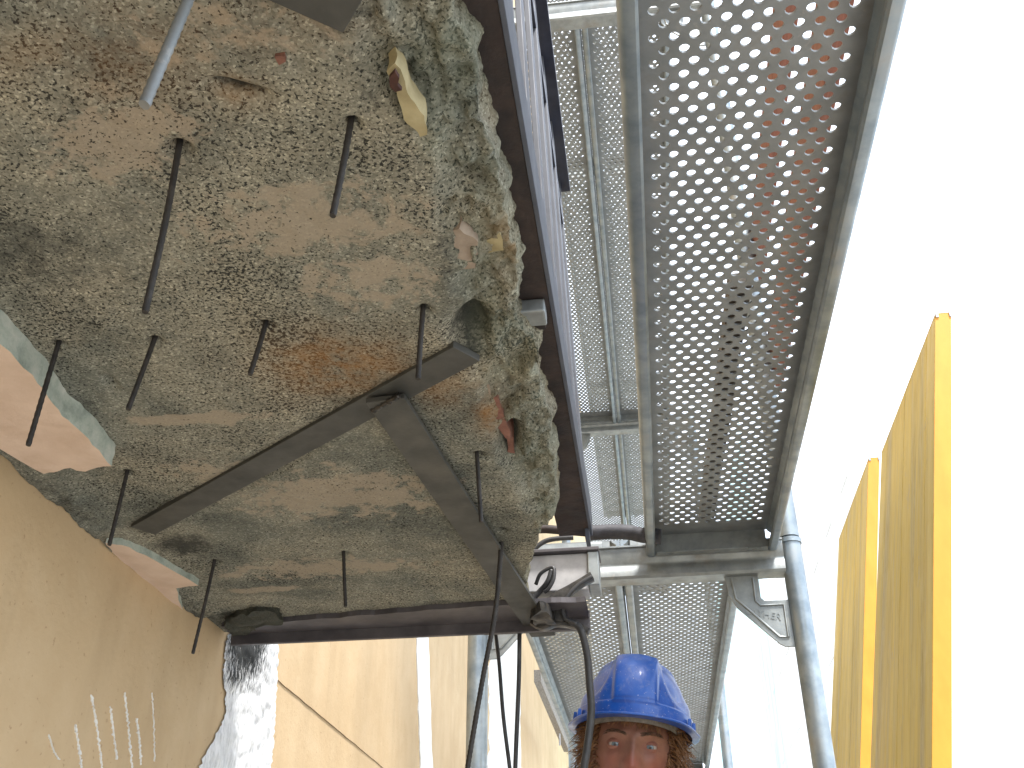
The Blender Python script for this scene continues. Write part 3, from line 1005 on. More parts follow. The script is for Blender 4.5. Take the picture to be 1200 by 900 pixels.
sub(rail, MB().box(RBX, RBX + 0.005, -0.25, REND + 0.002, RZ0 - 0.001, RZ0 + 0.055), 'lower_rail', M['rail_paint'], bevel=0.0008)
sub(rail, MB().box(HX - 0.016, HX - 0.001, -0.25, REND - 0.03, HZ - 0.12, HZ - 0.10), 'upper_rail', M['navy'], bevel=0.001)
br = at(627, 366, 2, RZ0 - 0.004)
b = MB().box(br.x - 0.016, br.x + 0.013, br.y - 0.022, br.y + 0.008, RZ0 - 0.018, RZ0 - 0.001)
ab = sub(rail, b, 'anchor_bracket', M['galv'], bevel=0.002)
o = MB().box(br.x - 0.012, br.x + 0.010, br.y + 0.0085, br.y + 0.024, RZ0 - 0.012, RZ0 - 0.0006).build('bracket_slot', M['dark_hole'], ab)  # solid block, the shade of the hollow painted on

# aluminium box section and channel beyond the slab end
bx = thing('box_section', 'short scuffed aluminium box section lying behind the clamp', 'metal profile', (-0.15, SLAB_END + 0.03, 0.70))
p0, p1 = at(622, 648, 1, SLAB_END + 0.02), at(701, 642, 1, SLAB_END + 0.02)
zt = at(660, 645, 1, SLAB_END + 0.02).z
zb = at(660, 692, 1, SLAB_END + 0.02).z
sub(bx, MB().box(p0.x - 0.12, p1.x - 0.022, SLAB_END + 0.02, SLAB_END + 0.075, zb, zt - 0.008), 'web', M['aluminium'], bevel=0.002)
sub(bx, MB().box(p0.x - 0.12, p1.x + 0.002, SLAB_END + 0.006, SLAB_END + 0.082, zt - 0.0075, zt), 'lip', M['beam'], bevel=0.0015)
sub(bx, MB().box(p1.x - 0.0215, p1.x, SLAB_END + 0.012, SLAB_END + 0.078, zb + 0.006, zt - 0.008), 'end_plate', M['galv'], bevel=0.002)
ch = thing('channel', 'dark hollow steel channel between the box section and the beam end', 'metal profile', (-0.15, SLAB_END + 0.03, 0.64))
zc = at(660, 733, 1, SLAB_END + 0.03).z
xr = at(684, 710, 1, SLAB_END + 0.03).x
sub(ch, MB().box(p0.x - 0.1, xr, SLAB_END + 0.03, SLAB_END + 0.036, zc, zb - 0.012), 'web', M['dark_rail'], bevel=0.001)
sub(ch, MB().box(p0.x - 0.1, xr, SLAB_END + 0.0365, SLAB_END + 0.07, zc, zc + 0.006), 'flange', M['beam'], bevel=0.001)
sub(ch, MB().box(p0.x - 0.1, xr, SLAB_END + 0.0365, SLAB_END + 0.07, zb - 0.018, zb - 0.012), 'flange', M['beam'], bevel=0.001)
# sleeve pipe and cable
FP = lambda x, y, Y=FRAME_Y - 0.12: at(x, y, 1, Y)
sl_ = thing('foam_pipe', 'black foam sleeve on a pipe lying across above the transom', 'pipe', tuple(FP(700, 625)))
sub(sl_, MB().tube(spline([FP(688, 625), FP(700, 624), FP(720, 623), FP(738, 624), FP(752, 627), FP(775, 629)], 6), [0.019] * 6 * 4 + [0.0195] * 7, 18), 'sleeve', M['foam'], smooth='all')
sub(sl_, MB().tube([FP(600, 621), FP(640, 620), FP(689, 624)], 0.011, 12), 'pipe', M['dark_rail'], smooth=True)
tag(MB().tube(spline([FP(618, 655, 2.2), FP(628, 642, 2.2), (FP(640, 634, 2.2)), FP(655, 631, 2.2), FP(672, 630, 2.2)], 8), 0.006, 10).build('cable', M['cable'], smooth='all'), 'short curved black cable plugged in beside the railing foot', 'cable', CG)

# ------------------------------------------------------------------ scaffold decks
PX_, PY_ = 0.0127, 0.042
HR = 0.0071
SHEET_W, LEN = 0.286, BAY - 0.06
DW = 0.330


def perforated():
    """folded deck sheet: hexagonal cells with a collared hole each"""
    mb = MB()
    nc = int(SHEET_W / PX_) - 2
    nr = int((LEN - 0.10) / PY_)
    x0 = -(nc - 1) * PX_ / 2
    y0 = -(nr - 1) * PY_ / 2 - PY_ / 4
    th = 0.002
    hexv = {}
    SEG = 10

    def key(x, y):
        return (round(x * 1e5), round(y * 1e5))

    def vert(x, y, z):
        kk = key(x, y) + (round(z * 1e5),)
        if kk not in hexv:
            hexv[kk] = len(mb.v)
            mb.v.append((x, y, z))
        return hexv[kk]
    # voronoi cell of the staggered lattice
    px, py = PX_, PY_
    # neighbours (+-px, +-py/2), (0, +-py), (+-2px, 0)
    h = (px * px + py * py / 4) / (2 * px)          # x-intercept of the bisector
    cell = []
    # bisector with (px,py/2): px*x + py/2*y = (px^2+py^2/4)/2 ; with (2px,0): x = px ; with (0,py): y = py/2
    Cc = (px * px + py * py / 4) / 2
    yv = (Cc - px * px) / (py / 2)
    if yv > 0:
        ring = [(px, yv)]
    else:
        ring = [(h, 0.0)]
    yt = py / 2
    xt = (Cc - py / 2 * yt) / px
    ring = ([(px, -yv), (px, yv)] if yv > 0 else [(h, 0.0)]) + ([(xt, yt), (-xt, yt)] if xt > 1e-6 else [(0.0, Cc / (py / 2))]) + \
           ([(-px, yv), (-px, -yv)] if yv > 0 else [(-h, 0.0)]) + ([(-xt, -yt), (xt, -yt)] if xt > 1e-6 else [(0.0, -Cc / (py / 2))])
    n = len(ring)
    for c in range(-1, nc + 1):
        for r in range(-1, nr + 1):
            cx = x0 + c * PX_
            cyy = y0 + r * PY_ + (PY_ / 2 if c % 2 else 0)
            outer = [vert(cx + a, cyy + b, 0) for a, b in ring]
            if c in (-1, nc) or r in (-1, nr):
                mb.f.append(tuple(outer))
                continue
            s = len(mb.v)
            for zz, rr in ((0.0, HR), (0.0028, HR * 0.94)):
                for kx in range(SEG):
                    a = 2 * math.pi * kx / SEG
                    mb.v.append((cx + rr * math.cos(a), cyy + rr * math.sin(a), zz))
            angs = [math.atan2(b, a) % (2 * math.pi) for a, b in ring]
            # stitch outer ring to the hole ring by angle
            o0 = min(range(n), key=lambda i: angs[i])
            order = [(o0 + i) % n for i in range(n)]
            i = j = 0
            A_ = [angs[q] for q in order] + [angs[order[0]] + 2 * math.pi]
            H_ = [2 * math.pi * q / SEG for q in range(SEG + 1)]
            while i < n or j < SEG:
                if j >= SEG or (i < n and (A_[i + 1] if i < n else 99) <= H_[j + 1]):
                    mb.f.append((outer[order[i % n]], outer[order[(i + 1) % n]], s + j % SEG))
                    i += 1
                else:
                    mb.f.append((outer[order[i % n]], s + (j + 1) % SEG, s + j % SEG))
                    j += 1
            for kx in range(SEG):
                k2 = (kx + 1) % SEG
                mb.f.append((s + kx, s + k2, s + SEG + k2, s + SEG + kx))
    # plain margins around the field
    w2 = SHEET_W / 2 + 0.006
    xa, xb = x0 - PX_ * 1.0, x0 + (nc - 1) * PX_ + PX_ * 1.0
    ya, yb_ = y0 - PY_ * 0.45, y0 + (nr - 1) * PY_ + PY_ * 0.95
    L2 = LEN / 2 - 0.0012
    z1 = 0.0006
    mb.box(-w2, xa, -L2, L2, z1, z1 + th).box(xb, w2, -L2, L2, z1, z1 + th)
    mb.box(xa, xb, -L2, ya, z1, z1 + th).box(xa, xb, yb_, L2, z1, z1 + th)
    return mb


DH = 0.060
sheet_me = perforated().mesh('sheet', M['deck'], smooth=True, recalc=False)


def side_profile(s):
    """rolled steel side member seen from below: bottom lip, outer wall, beads"""
    o_ = DW / 2
    pr = [(o_, DH - 0.002), (o_, 0.010), (o_ - 0.003, 0.003), (o_ - 0.008, 0.0), (o_ - 0.020, 0.0), (o_ - 0.024, 0.004), (o_ - 0.024, 0.012),
          (o_ - 0.0215, 0.012), (o_ - 0.0215, 0.0055), (o_ - 0.018, 0.0025), (o_ - 0.009, 0.0025), (o_ - 0.005, 0.006), (o_ - 0.003, 0.012), (o_ - 0.003, 0.030), (o_ - 0.009, 0.036), (o_ - 0.009, 0.046), (o_ - 0.018, 0.052), (o_ - 0.022, DH - 0.002)]
    return MB().prism([(s * x, -LEN / 2, z) for x, z in pr], (0, LEN, 0))


side_me = [side_profile(s).mesh('side_rail', M['galv_tube'], smooth=True) for s in (-1, 1)]


def end_cap():
    w2 = DW / 2 - 0.026
    mb = MB().box(-w2, w2, -0.0025, 0.0, 0.0035, DH - 0.003)
    # bottom lip with two drain holes: plate pieces round the holes
    n = 14
    for hx in (-0.105, 0.105):
        s = len(mb.v)
        for rr, zz in ((1, 0.0), (1, 0.003)):
            for k in range(n):
                a = 2 * math.pi * k / n
                mb.v.append((hx + 0.0075 * math.cos(a), -0.0145 + 0.0045 * math.sin(a), zz))
        for k in range(n):
            a = 2 * math.pi * k / n
            c, sn = math.cos(a), math.sin(a)
            q = 1 / max(abs(c), abs(sn))
            mb.v.append((hx + 0.016 * c * q, -0.0145 + 0.0115 * sn * q, 0.0))
        for k in range(n):
            k2 = (k + 1) % n
            mb.f += [(s + k, s + k2, s + 2 * n + k2, s + 2 * n + k), (s + k, s + n + k, s + n + k2, s + k2)]
    mb.box(-w2, -0.121, -0.026, -0.003, 0, 0.003).box(-0.089, 0.089, -0.026, -0.003, 0, 0.003).box(0.121, w2, -0.026, -0.003, 0, 0.003)
    return mb


cap_me = end_cap().mesh('end_cap', M['galv'])
hook_me = MB().prism([(-0.02, 0.001, 0.012), (-0.02, 0.030, 0.012), (-0.02, 0.036, 0.006), (-0.02, 0.036, -0.02), (-0.02, 0.042, -0.02), (-0.02, 0.042, 0.016), (-0.02, 0.034, 0.024), (-0.02, 0.001, 0.024)], (0.04, 0, 0)).mesh('hook', M['galv'], bevel=0.001)
stiff_me = MB().prism([(-SHEET_W / 2, -0.02, DH - 0.004), (-SHEET_W / 2, -0.012, DH - 0.016), (-SHEET_W / 2, 0.012, DH - 0.016), (-SHEET_W / 2, 0.02, DH - 0.004)], (SHEET_W, 0, 0)).mesh('stiffener', M['galv'])


def deck(xc, yc, z, label):
    t = thing('scaffold_deck', label, 'scaffold deck', (xc, yc, z), 'perforated steel scaffold decks')
    link('sheet', sheet_me, t, (0, 0, DH - 0.003))
    for m_ in side_me:
        link('side_rail', m_, t)
    for s in (-1, 1):
        c = link('end_cap', cap_me, t, (0, s * (LEN / 2 - 0.001), 0))
        if s < 0:
            c.rotation_euler.z = math.pi
        for hx in (-0.10, 0.10):
            link('hook', hook_me, c, (hx, 0, 0.02))
    return t


NXW = DECK_Z + 0.035
d0 = deck(0.186, FRAME_Y - BAY / 2 - 0.005, DECK_Z, 'large perforated steel deck overhead at right, its round holes bright with sky')
deck(0.120, FRAME_Y + BAY / 2 + 0.04, NXW, 'outer perforated deck beyond the crossbar, right above the blue helmet')
deck(-0.213, FRAME_Y + BAY / 2 + 0.04, NXW, 'inner perforated deck beyond the crossbar, by the peach wall')
UPZ = DECK_Z + LIFT
deck(0.095, FRAME_Y + BAY / 2, UPZ, 'outer deck one lift higher, in a thin strip beside the large deck')
deck(-0.238, FRAME_Y + BAY / 2, UPZ, 'inner deck one lift higher, beside the railing')
deck(0.095, FRAME_Y + BAY * 1.5, UPZ, 'outer deck strip one lift higher, just above the foam pipe')
deck(-0.238, FRAME_Y + BAY * 1.5, UPZ, 'inner deck strip one lift higher, above the foam pipe beside the railing foot')
deck(0.110, FRAME_Y + BAY / 2, UPZ + LIFT, 'outer deck two lifts higher, seen only through the holes of the deck strips')
deck(-0.223, FRAME_Y + BAY / 2, UPZ + LIFT, 'inner deck two lifts higher, seen only through the holes beside the railing')
deck(0.110, FRAME_Y + BAY * 1.5, UPZ + LIFT, 'outer deck two lifts higher in the third bay, seen only through holes')
deck(-0.223, FRAME_Y + BAY * 1.5, UPZ + LIFT, 'inner deck two lifts higher in the third bay, seen only through holes')
deck(0.110, FRAME_Y + BAY * 2.5, UPZ + LIFT, 'outer deck two lifts higher in the fourth bay, seen only through holes')
deck(-0.223, FRAME_Y + BAY * 2.5, UPZ + LIFT, 'inner deck two lifts higher in the fourth bay, seen only through holes')
deck(0.120, FRAME_Y - BAY / 2, DECK_Z - LIFT, 'deck underfoot that carries the yellow boards, below the photograph')
deck(-0.213, FRAME_Y - BAY / 2, DECK_Z - LIFT, 'deck underfoot by the wall that carries the helmeted worker')
deck(0.120, FRAME_Y + BAY / 2, DECK_Z - LIFT, 'deck underfoot in the next bay, outer side, below the photograph')
deck(-0.213, FRAME_Y + BAY / 2, DECK_Z - LIFT, 'deck underfoot in the next bay, wall side, below the photograph')

pk = MB().prism([(0.160, 2.44, 1.0345), (0.186, 1.44, 1.0345), (0.224, 1.44, 1.0345), (0.196, 2.44, 1.0345)], (0, 0, 0.03))
tag(pk.build('plank', M['dark_plank'], bevel=0.002), 'dark narrow plank lying on top of the large deck, seen as dark holes', 'plank')

# ------------------------------------------------------------------ scaffold frames
TR = 0.0262


def transom_mb():
    # U section, open upward, with beads; profile in (y, z), z = 0 at the deck bearing level
    pr = [(-0.030, 0.030), (-0.030, -0.004), (-0.026, -0.010), (-0.026, -0.020), (-0.030, -0.026), (-0.030, -0.046), (-0.024, -0.052), (0.024, -0.052), (0.030, -0.046), (0.030, 0.030),
          (0.036, 0.030), (0.036, 0.034), (0.026, 0.034), (0.026, -0.044), (0.022, -0.048), (-0.022, -0.048), (-0.026, -0.044), (-0.0255, -0.026), (-0.022, -0.020), (-0.022, -0.010), (-0.026, -0.003), (-0.026, 0.034), (-0.036, 0.034), (-0.036, 0.030)]
    return MB().prism([(XI + TR * 0.9, y, z) for y, z in pr], (XO - XI - TR * 1.8, 0, 0))


transom_me = transom_mb().mesh('transom', M['galv'], smooth=True)


def gusset(s):
    """corner plate in the x-z plane: s = +1 at the outer standard"""
    def X(d):
        return (XO - TR * 0.95 - d) if s > 0 else (XI + TR * 0.95 + d)
    pl = [(0.150, -0.050), (0.144, -0.100), (0.126, -0.135), (0.036, -0.228), (0.022, -0.236), (0.0, -0.236), (0.0, -0.118), (0.058, -0.118), (0.066, -0.110), (0.066, -0.0505)]
    mb = MB().prism([(X(a), -0.003, b) for a, b in pl], (0, 0.006, 0))
    return mb, X


gus_me, rib_me = [], []
for s in (-1, 1):
    mb, X = gusset(s)
    gus_me.append(mb.mesh('gusset', M['galv'], bevel=0.001))
    rb = MB()
    rb.tube([(X(a), -0.0035, b) for a, b in [(0.134, -0.056), (0.128, -0.110), (0.034, -0.210), (0.013, -0.212), (0.013, -0.130), (0.070, -0.130), (0.080, -0.118), (0.080, -0.058)]], 0.0032, 8)
    0 and rb.tube([(X(a), -0.0035, b) for a, b in [(0.112, -0.108), (0.036, -0.190), (0.026, -0.188), (0.026, -0.144), (0.084, -0.144), (0.112, -0.108)]], 0.0022, 8)
    rib_me.append(rb.mesh('pressed_rib', M['galv'], smooth=True))
txt = D.curves.new('lettering', 'FONT')
txt.body = 'LAYHER'
txt.size = 0.024
txt.extrude = 0.0009
txt.align_x = 'CENTER'
tmp = D.objects.new('tmp_text', txt)
col.objects.link(tmp)
bpy.context.view_layer.update()
txt_me = D.meshes.new_from_object(tmp.evaluated_get(bpy.context.evaluated_depsgraph_get()))
D.objects.remove(tmp)
txt_me.materials.clear()
txt_me.materials.append(M['galv'])


def std_mesh(top, bot):
    mb = MB().pipe((0, 0, bot), (0, 0, top), TR, TR - 0.003, 24)
    mb.pipe((0, 0, top - 0.002), (0, 0, top + 0.010), TR + 0.003, TR - 0.003, 24)
    return mb.mesh('standard', M['galv_tube'], smooth=True)


std_me = std_mesh(0.03, 0.045 - LIFT)


def frame(y, z, label):
    t = thing('scaffolding', label, 'scaffold frame', (0, y, z), 'steel scaffold frames')
    for x in (XI, XO):
        link('standard', std_me, t, (x, 0, 0))
    link('transom', transom_me, t)
    for i in range(2):
        gs = link('gusset', gus_me[i], t)
        link('pressed_rib', rib_me[i], gs)
        if z < 2:
            l = link('lettering', txt_me, gs, ((XO - TR - 0.066) if i else (XI + TR + 0.066), -0.0036, -0.160))
            l.rotation_euler = (math.pi / 2, math.radians(14), 0)
    return t


frame(FRAME_Y, DECK_Z, 'near scaffold frame with a ribbed gusset plate each side, behind the worker')
frame(FRAME_Y, DECK_Z + LIFT, 'frame one lift up whose crossbar shows at the top of the photograph')
frame(FRAME_Y + BAY, DECK_Z, 'next frame along the wall behind the worker')
frame(FRAME_Y + BAY, DECK_Z + LIFT, 'farther upper frame whose crossbar shows between the thin deck strips')
frame(FRAME_Y - BAY, DECK_Z, 'scaffold frame behind the camera')
frame(FRAME_Y, DECK_Z - LIFT, 'frame one lift below, under the worker')
frame(FRAME_Y - BAY, DECK_Z - LIFT, 'frame one lift below, behind the camera')
frame(FRAME_Y + BAY, DECK_Z - LIFT, 'frame one lift below in the next bay')

# guard boards above the large deck, seen through its holes
GG = 'red brown guard boards beside the upper walkway'
for z, lab in ((1.50, 'lower red brown guard board, seen through the holes of the large deck'), (1.90, 'upper red brown guard board, seen through the holes of the large deck')):
    tag(MB().box(XO + TR + 0.002, XO + TR + 0.032, FRAME_Y - BAY, FRAME_Y + 0.1, z, z + 0.15).build('guard_board', M['red_wood'], bevel=0.002), lab, 'guard board', GG)
tag(MB().tube([(XO + TR + 0.024, FRAME_Y - BAY - 0.1, -0.12), (XO + TR + 0.024, FRAME_Y + BAY, -0.12)], 0.021, 16).build('guard_rail', M['galv_tube'], smooth=True), 'guard rail the yellow boards lean on, below the photograph', 'guard rail')

# grey bracket bar with a wing screw on the wall side of the lower bay
bk = thing('wall_bracket', 'grey timber bar with a wing screw along the wall left of the helmet', 'bracket', tuple(at(645, 850, 0, -0.62)))
a, b = at(634, 795, 0, -0.60), at(660, 905, 0, -0.60)
zz = (a.z + b.z) / 2
sub(bk, MB().box(-0.64, -0.60, a.y, b.y + 0.6, a.z - 0.02, a.z + 0.05), 'bar', M['grey_wood'], bevel=0.002)
s0 = at(656, 868, 0, -0.60)
ws = sub(bk, MB().tube([s0 + Vector((0, 0, -0.03)), s0 + Vector((0.0, 0, 0.045))], 0.006, 10), 'screw', M['aluminium'], smooth=True)
for sg in (-1, 1):
    o = MB().prism([s0 + Vector((0, sg * 0.005, 0.01)), s0 + Vector((0, sg * 0.028, 0.024)), s0 + Vector((0, sg * 0.03, 0.012)), s0 + Vector((0, sg * 0.005, 0.0))], (0.003, 0, 0)).build('wing', M['aluminium'], ws)

# ------------------------------------------------------------------ debris net
nb = MB()
n1, n2 = 60, 50
for i in range(n1 + 1):
    for j in range(n2 + 1):
        y = 9.9 + 10.0 * i / n1
        z = -2.5 + 8.0 * j / n2
        nb.v.append((1.2 + 0.035 * noise.noise((y * 2.2, z * 0.3, 0)) + 0.015 * noise.noise((y * 7, z * 0.8, 4)), y, z))
for i in range(n1):
    for j in range(n2):
        a = i * (n2 + 1) + j
        nb.f.append((a, a + 1, a + n2 + 2, a + n2 + 1))
tag(nb.build('debris_net', M['net'], smooth='all'), 'pale cyan translucent debris netting hung along the far scaffold', 'netting')

# ------------------------------------------------------------------ yellow boards leaning outside
BG = 'yellow shuttering boards'


def board(top_l, top_r, bot_l, Yd, length, label):
    """end of the board in the plane Y = Yd; board runs on along Y"""
    T0, T1, B0 = at(*top_l, 1, Yd), at(*top_r, 1, Yd), at(*bot_l, 1, Yd)
    ax = (T0 - B0).normalized()
    t = thing('shuttering_board', label, 'board', (0, Yd, 0), BG)
    T0.z = T1.z = (T0.z + T1.z) / 2
    th = T1 - T0
    foot = DECK_Z - LIFT + DH
    bot = T0 - ax * ((T0.z - foot) / ax.z)
    off = Vector((0, -Yd, 0))
    prof = [bot, T0, T0 + th, bot + th]
    # three plies of boards glued: face leaves, core
    e = 0.006
    n = th.normalized()
    c = [p + off for p in (bot + n * e, T0 + n * e, T1 - n * e, bot + th - n * e)]
    core = MB().prism(c, (0, length, 0)).build('core', M['board'], t)
    # long face boards side by side with narrow joints
    for side in (0, 1):
        k = 0
        y = 0.0
        while y < length - 0.01:
            wv = min([0.075, 0.115, 0.10, 0.13][k % 4], length - y)
            o0 = n * (0.0 if side == 0 else th.length - e + 0.0002)
            jit = n * (random.uniform(-0.0006, 0.0006) if side == 0 else 0)
            ps = [bot + o0 + jit, T0 + o0 + jit, T0 + o0 + n * (e - 0.0002), bot + o0 + n * (e - 0.0002)]
            mb = MB().prism([p + off + Vector((0, y + 0.0012, 0)) for p in ps], (0, wv - 0.0024, 0))
            mb.build('plank', M['board'], t, bevel=0.0006)
            y += wv
            k += 1
    # painted end edge and top edge
    MB().prism([p + off + Vector((0, -0.0015, 0)) for p in prof], (0, 0.0014, 0)).build('painted_end', M['board_edge'], t)
    MB().prism([T0 + off + Vector((0, -0.0015, 0.0005)), T0 + th + off + Vector((0, -0.0015, 0.0005)), T0 + th + off + Vector((0, length, 0.0005)), T0 + off + Vector((0, length, 0.0005))], (0, 0, 0.0014)).build('painted_top', M['board_edge'], t)
    # steel corner tips
    for f0, f1 in ((-0.02, 0.16), (0.84, 1.02)):
        MB().prism([T0 + th * f0 + off + Vector((0, -0.0035, -0.008)), T0 + th * f1 + off + Vector((0, -0.0035, -0.008)), T0 + th * f1 + off + Vector((0, -0.0035, 0.0028)), T0 + th * f0 + off + Vector((0, -0.0035, 0.0028))], (0, 0.0018, 0)).build('steel_tip', M['galv'], t)
    return t


board((1096, 368), (1115, 368), (1092, 900), 1.66, 0.57, 'taller nearer yellow shuttering board with worn grey face and bright orange edge')
board((1018, 537), (1031, 537), (1008, 900), 2.75, 0.62, 'shorter farther yellow shuttering board behind the taller one')


# ------------------------------------------------------------------ the worker
HX0, HY0, HZ0 = 0.0, 0.0, 0.0
eyeL, eyeR = at(719, 865, 1, 1.95), at(761, 869, 1, 1.95)
head_c = (eyeL + eyeR) / 2 + Vector((0.0, 0.085, 0.0))
KS = (eyeR - eyeL).length / 0.066           # size of the head from the distance between the eyes
floor_z = DECK_Z - LIFT + DH
person = thing('person', 'worker in a blue hard hat with curly brown hair looking down at the camera', 'person', (head_c.x, head_c.y + 0.05, floor_z))
# head frame: x to the viewer's right, -y towards the camera, z up
tilt = Matrix.Rotation(math.radians(7.0), 4, 'Y') @ Matrix.Rotation(math.radians(5), 4, 'X') @ Matrix.Rotation(math.radians(2), 4, 'Z')
HM = Matrix.Translation(head_c) @ tilt @ Matrix.Scale(KS, 4)


def ga(x, s):
    return math.exp(-(x / s) ** 2)


def head_point(u, v):
    """u around from the front, v from -1 (chin) to 1 (crown); units of a real head, eye line at z = 0"""
    el = v * math.pi / 2
    cz, sz = math.cos(el), math.sin(el)
    x = math.sin(u) * cz
    y = -math.cos(u) * cz
    # skull egg
    px, py, pz = x * 0.076, y * 0.098 + 0.010, sz * 0.118 - 0.004
    if pz < -0.02:
        k = min(1, (-0.02 - pz) / 0.10)
        px *= 1 - 0.30 * k
        py = py * (1 - 0.16 * k) - 0.010 * k
    fr = max(0.0, -y)
    f = fr ** 1.5
    # flatten the face
    py += 0.004 * f * ga(pz + 0.02, 0.05)
    d = 0.0
    ax = abs(px)
    d += 0.0075 * ga(pz - 0.021, 0.008) * ga(ax - 0.026, 0.022)             # brow ridge
    d -= 0.0090 * ga(pz - 0.001, 0.0115) * ga(ax - 0.032, 0.0185)           # sockets
    d += 0.0065 * ga(pz + 0.030, 0.016) * ga(ax - 0.044, 0.018)             # cheekbones
    d -= 0.0045 * ga(pz + 0.060, 0.018) * ga(ax - 0.042, 0.016)
    if -0.056 < pz < 0.030:                                               # nose
        t = (0.018 - pz) / 0.060
        t = max(0, min(1.1, t))
        hgt = 0.006 + 0.019 * t
        if pz < -0.040:
            hgt *= max(0, 1 - ((-0.040 - pz) / 0.012) ** 2)
        if pz > 0.012:
            hgt *= max(0, 1 - ((pz - 0.012) / 0.018))
        wn_ = 0.0098 + 0.0055 * t ** 1.5
        d += hgt * ga(ax, wn_) 
        d += 0.0065 * ga(pz + 0.037, 0.008) * ga(ax - 0.0145, 0.0055)       # nostril wings
    d -= 0.004 * ga(pz + 0.050, 0.006) * ga(ax, 0.008)
    d += 0.006 * ga(pz + 0.066, 0.006) * ga(ax, 0.020) + 0.006 * ga(pz + 0.078, 0.006) * ga(ax, 0.018)   # lips
    d -= 0.005 * ga(pz + 0.072, 0.003) * ga(ax, 0.022)
    d += 0.008 * ga(pz + 0.104, 0.014) * ga(ax, 0.020)                      # chin
    d -= 0.003 * ga((pz + 0.052) + 0.7 * (ax - 0.03), 0.005) * ga(ax - 0.03, 0.014)   # smile folds
    py -= d * f
    return Vector((px, py, pz))


def skin_mask(p):
    ax = abs(p.x)
    front = 1.0 if p.y < -0.03 else 0.3
    red = max(0.95 * ga(p.z + 0.036, 0.018) * ga(ax, 0.018), 0.7 * ga(p.z + 0.035, 0.024) * ga(ax - 0.042, 0.022), 0.5 * ga(p.z + 0.002, 0.008) * ga(ax - 0.034, 0.016), 0.9 * ga(p.z + 0.072, 0.008) * ga(ax, 0.022), 0.5 * ga(ax - 0.085, 0.012)) * front
    stub = 0.6 * ga(p.z + 0.085, 0.03) * front * (0.0 if (abs(p.z + 0.072) < 0.007 and ax < 0.022) else 1.0)
    return (min(1, red), 0, stub, 0)


hm = MB()
NUH, NVH = 128, 110
for j in range(NVH + 1):
    for i in range(NUH):
        hm.v.append(head_point(2 * math.pi * i / NUH, -1 + 2 * j / NVH))
for j in range(NVH):
    for i in range(NUH):
        a, b = j * NUH + i, j * NUH + (i + 1) % NUH
        hm.f.append((a, b, b + NUH, a + NUH))
# ears: curled shells
for s in (-1, 1):
    n1, n2 = 20, 12
    o_ = len(hm.v)
    for i in range(n1):
        a = 2 * math.pi * i / n1
        cx_, cz_ = math.cos(a), math.sin(a)
        rx, rz = 0.017, 0.031 * (1.0 if cz_ > 0 else 0.85)
        ctr = Vector((s * 0.080, 0.012 + rx * cx_, -0.020 + rz * cz_))
        rad = 0.0055 if cz_ > -0.6 else 0.0075
        for k in range(n2):
            b = 2 * math.pi * k / n2
            nrm = Vector((0, cx_, cz_))
            hm.v.append(ctr + nrm * rad * math.cos(b) + Vector((s * (rad * math.sin(b) + 0.006 * max(0, cx_)), 0, 0)))
    for i in range(n1):
        for k in range(n2):
            i2, k2 = (i + 1) % n1, (k + 1) % n2
            hm.f.append((o_ + i * n2 + k, o_ + i2 * n2 + k, o_ + i2 * n2 + k2, o_ + i * n2 + k2))
    hm.tube([(s * 0.070, 0.010, -0.02), (s * 0.079, 0.014, -0.02)], [0.024, 0.020], 14)
hm.v = [tuple(HM @ Vector(v)) for v in hm.v]


def skinned(verts, edges, radii, root=0, subd=2):
    me = D.meshes.new('tmp')
    me.from_pydata([tuple(v) for v in verts], edges, [])
    ob = D.objects.new('tmp', me)
    col.objects.link(ob)
    ob.modifiers.new('Skin', 'SKIN')
    for i, r in enumerate(radii):
        me.skin_vertices[0].data[i].radius = r if isinstance(r, tuple) else (r, r)
    me.skin_vertices[0].data[root].use_root = True
    ms = ob.modifiers.new('Sub', 'SUBSURF')
    ms.levels = subd
    bpy.context.view_layer.update()
    em = D.meshes.new_from_object(ob.evaluated_get(bpy.context.evaluated_depsgraph_get()))
    mb = MB()
    mb.v = [tuple(v.co) for v in em.vertices]
    mb.f = [tuple(p.vertices) for p in em.polygons]
    D.objects.remove(ob)
    D.meshes.remove(me)
    D.meshes.remove(em)
    return mb


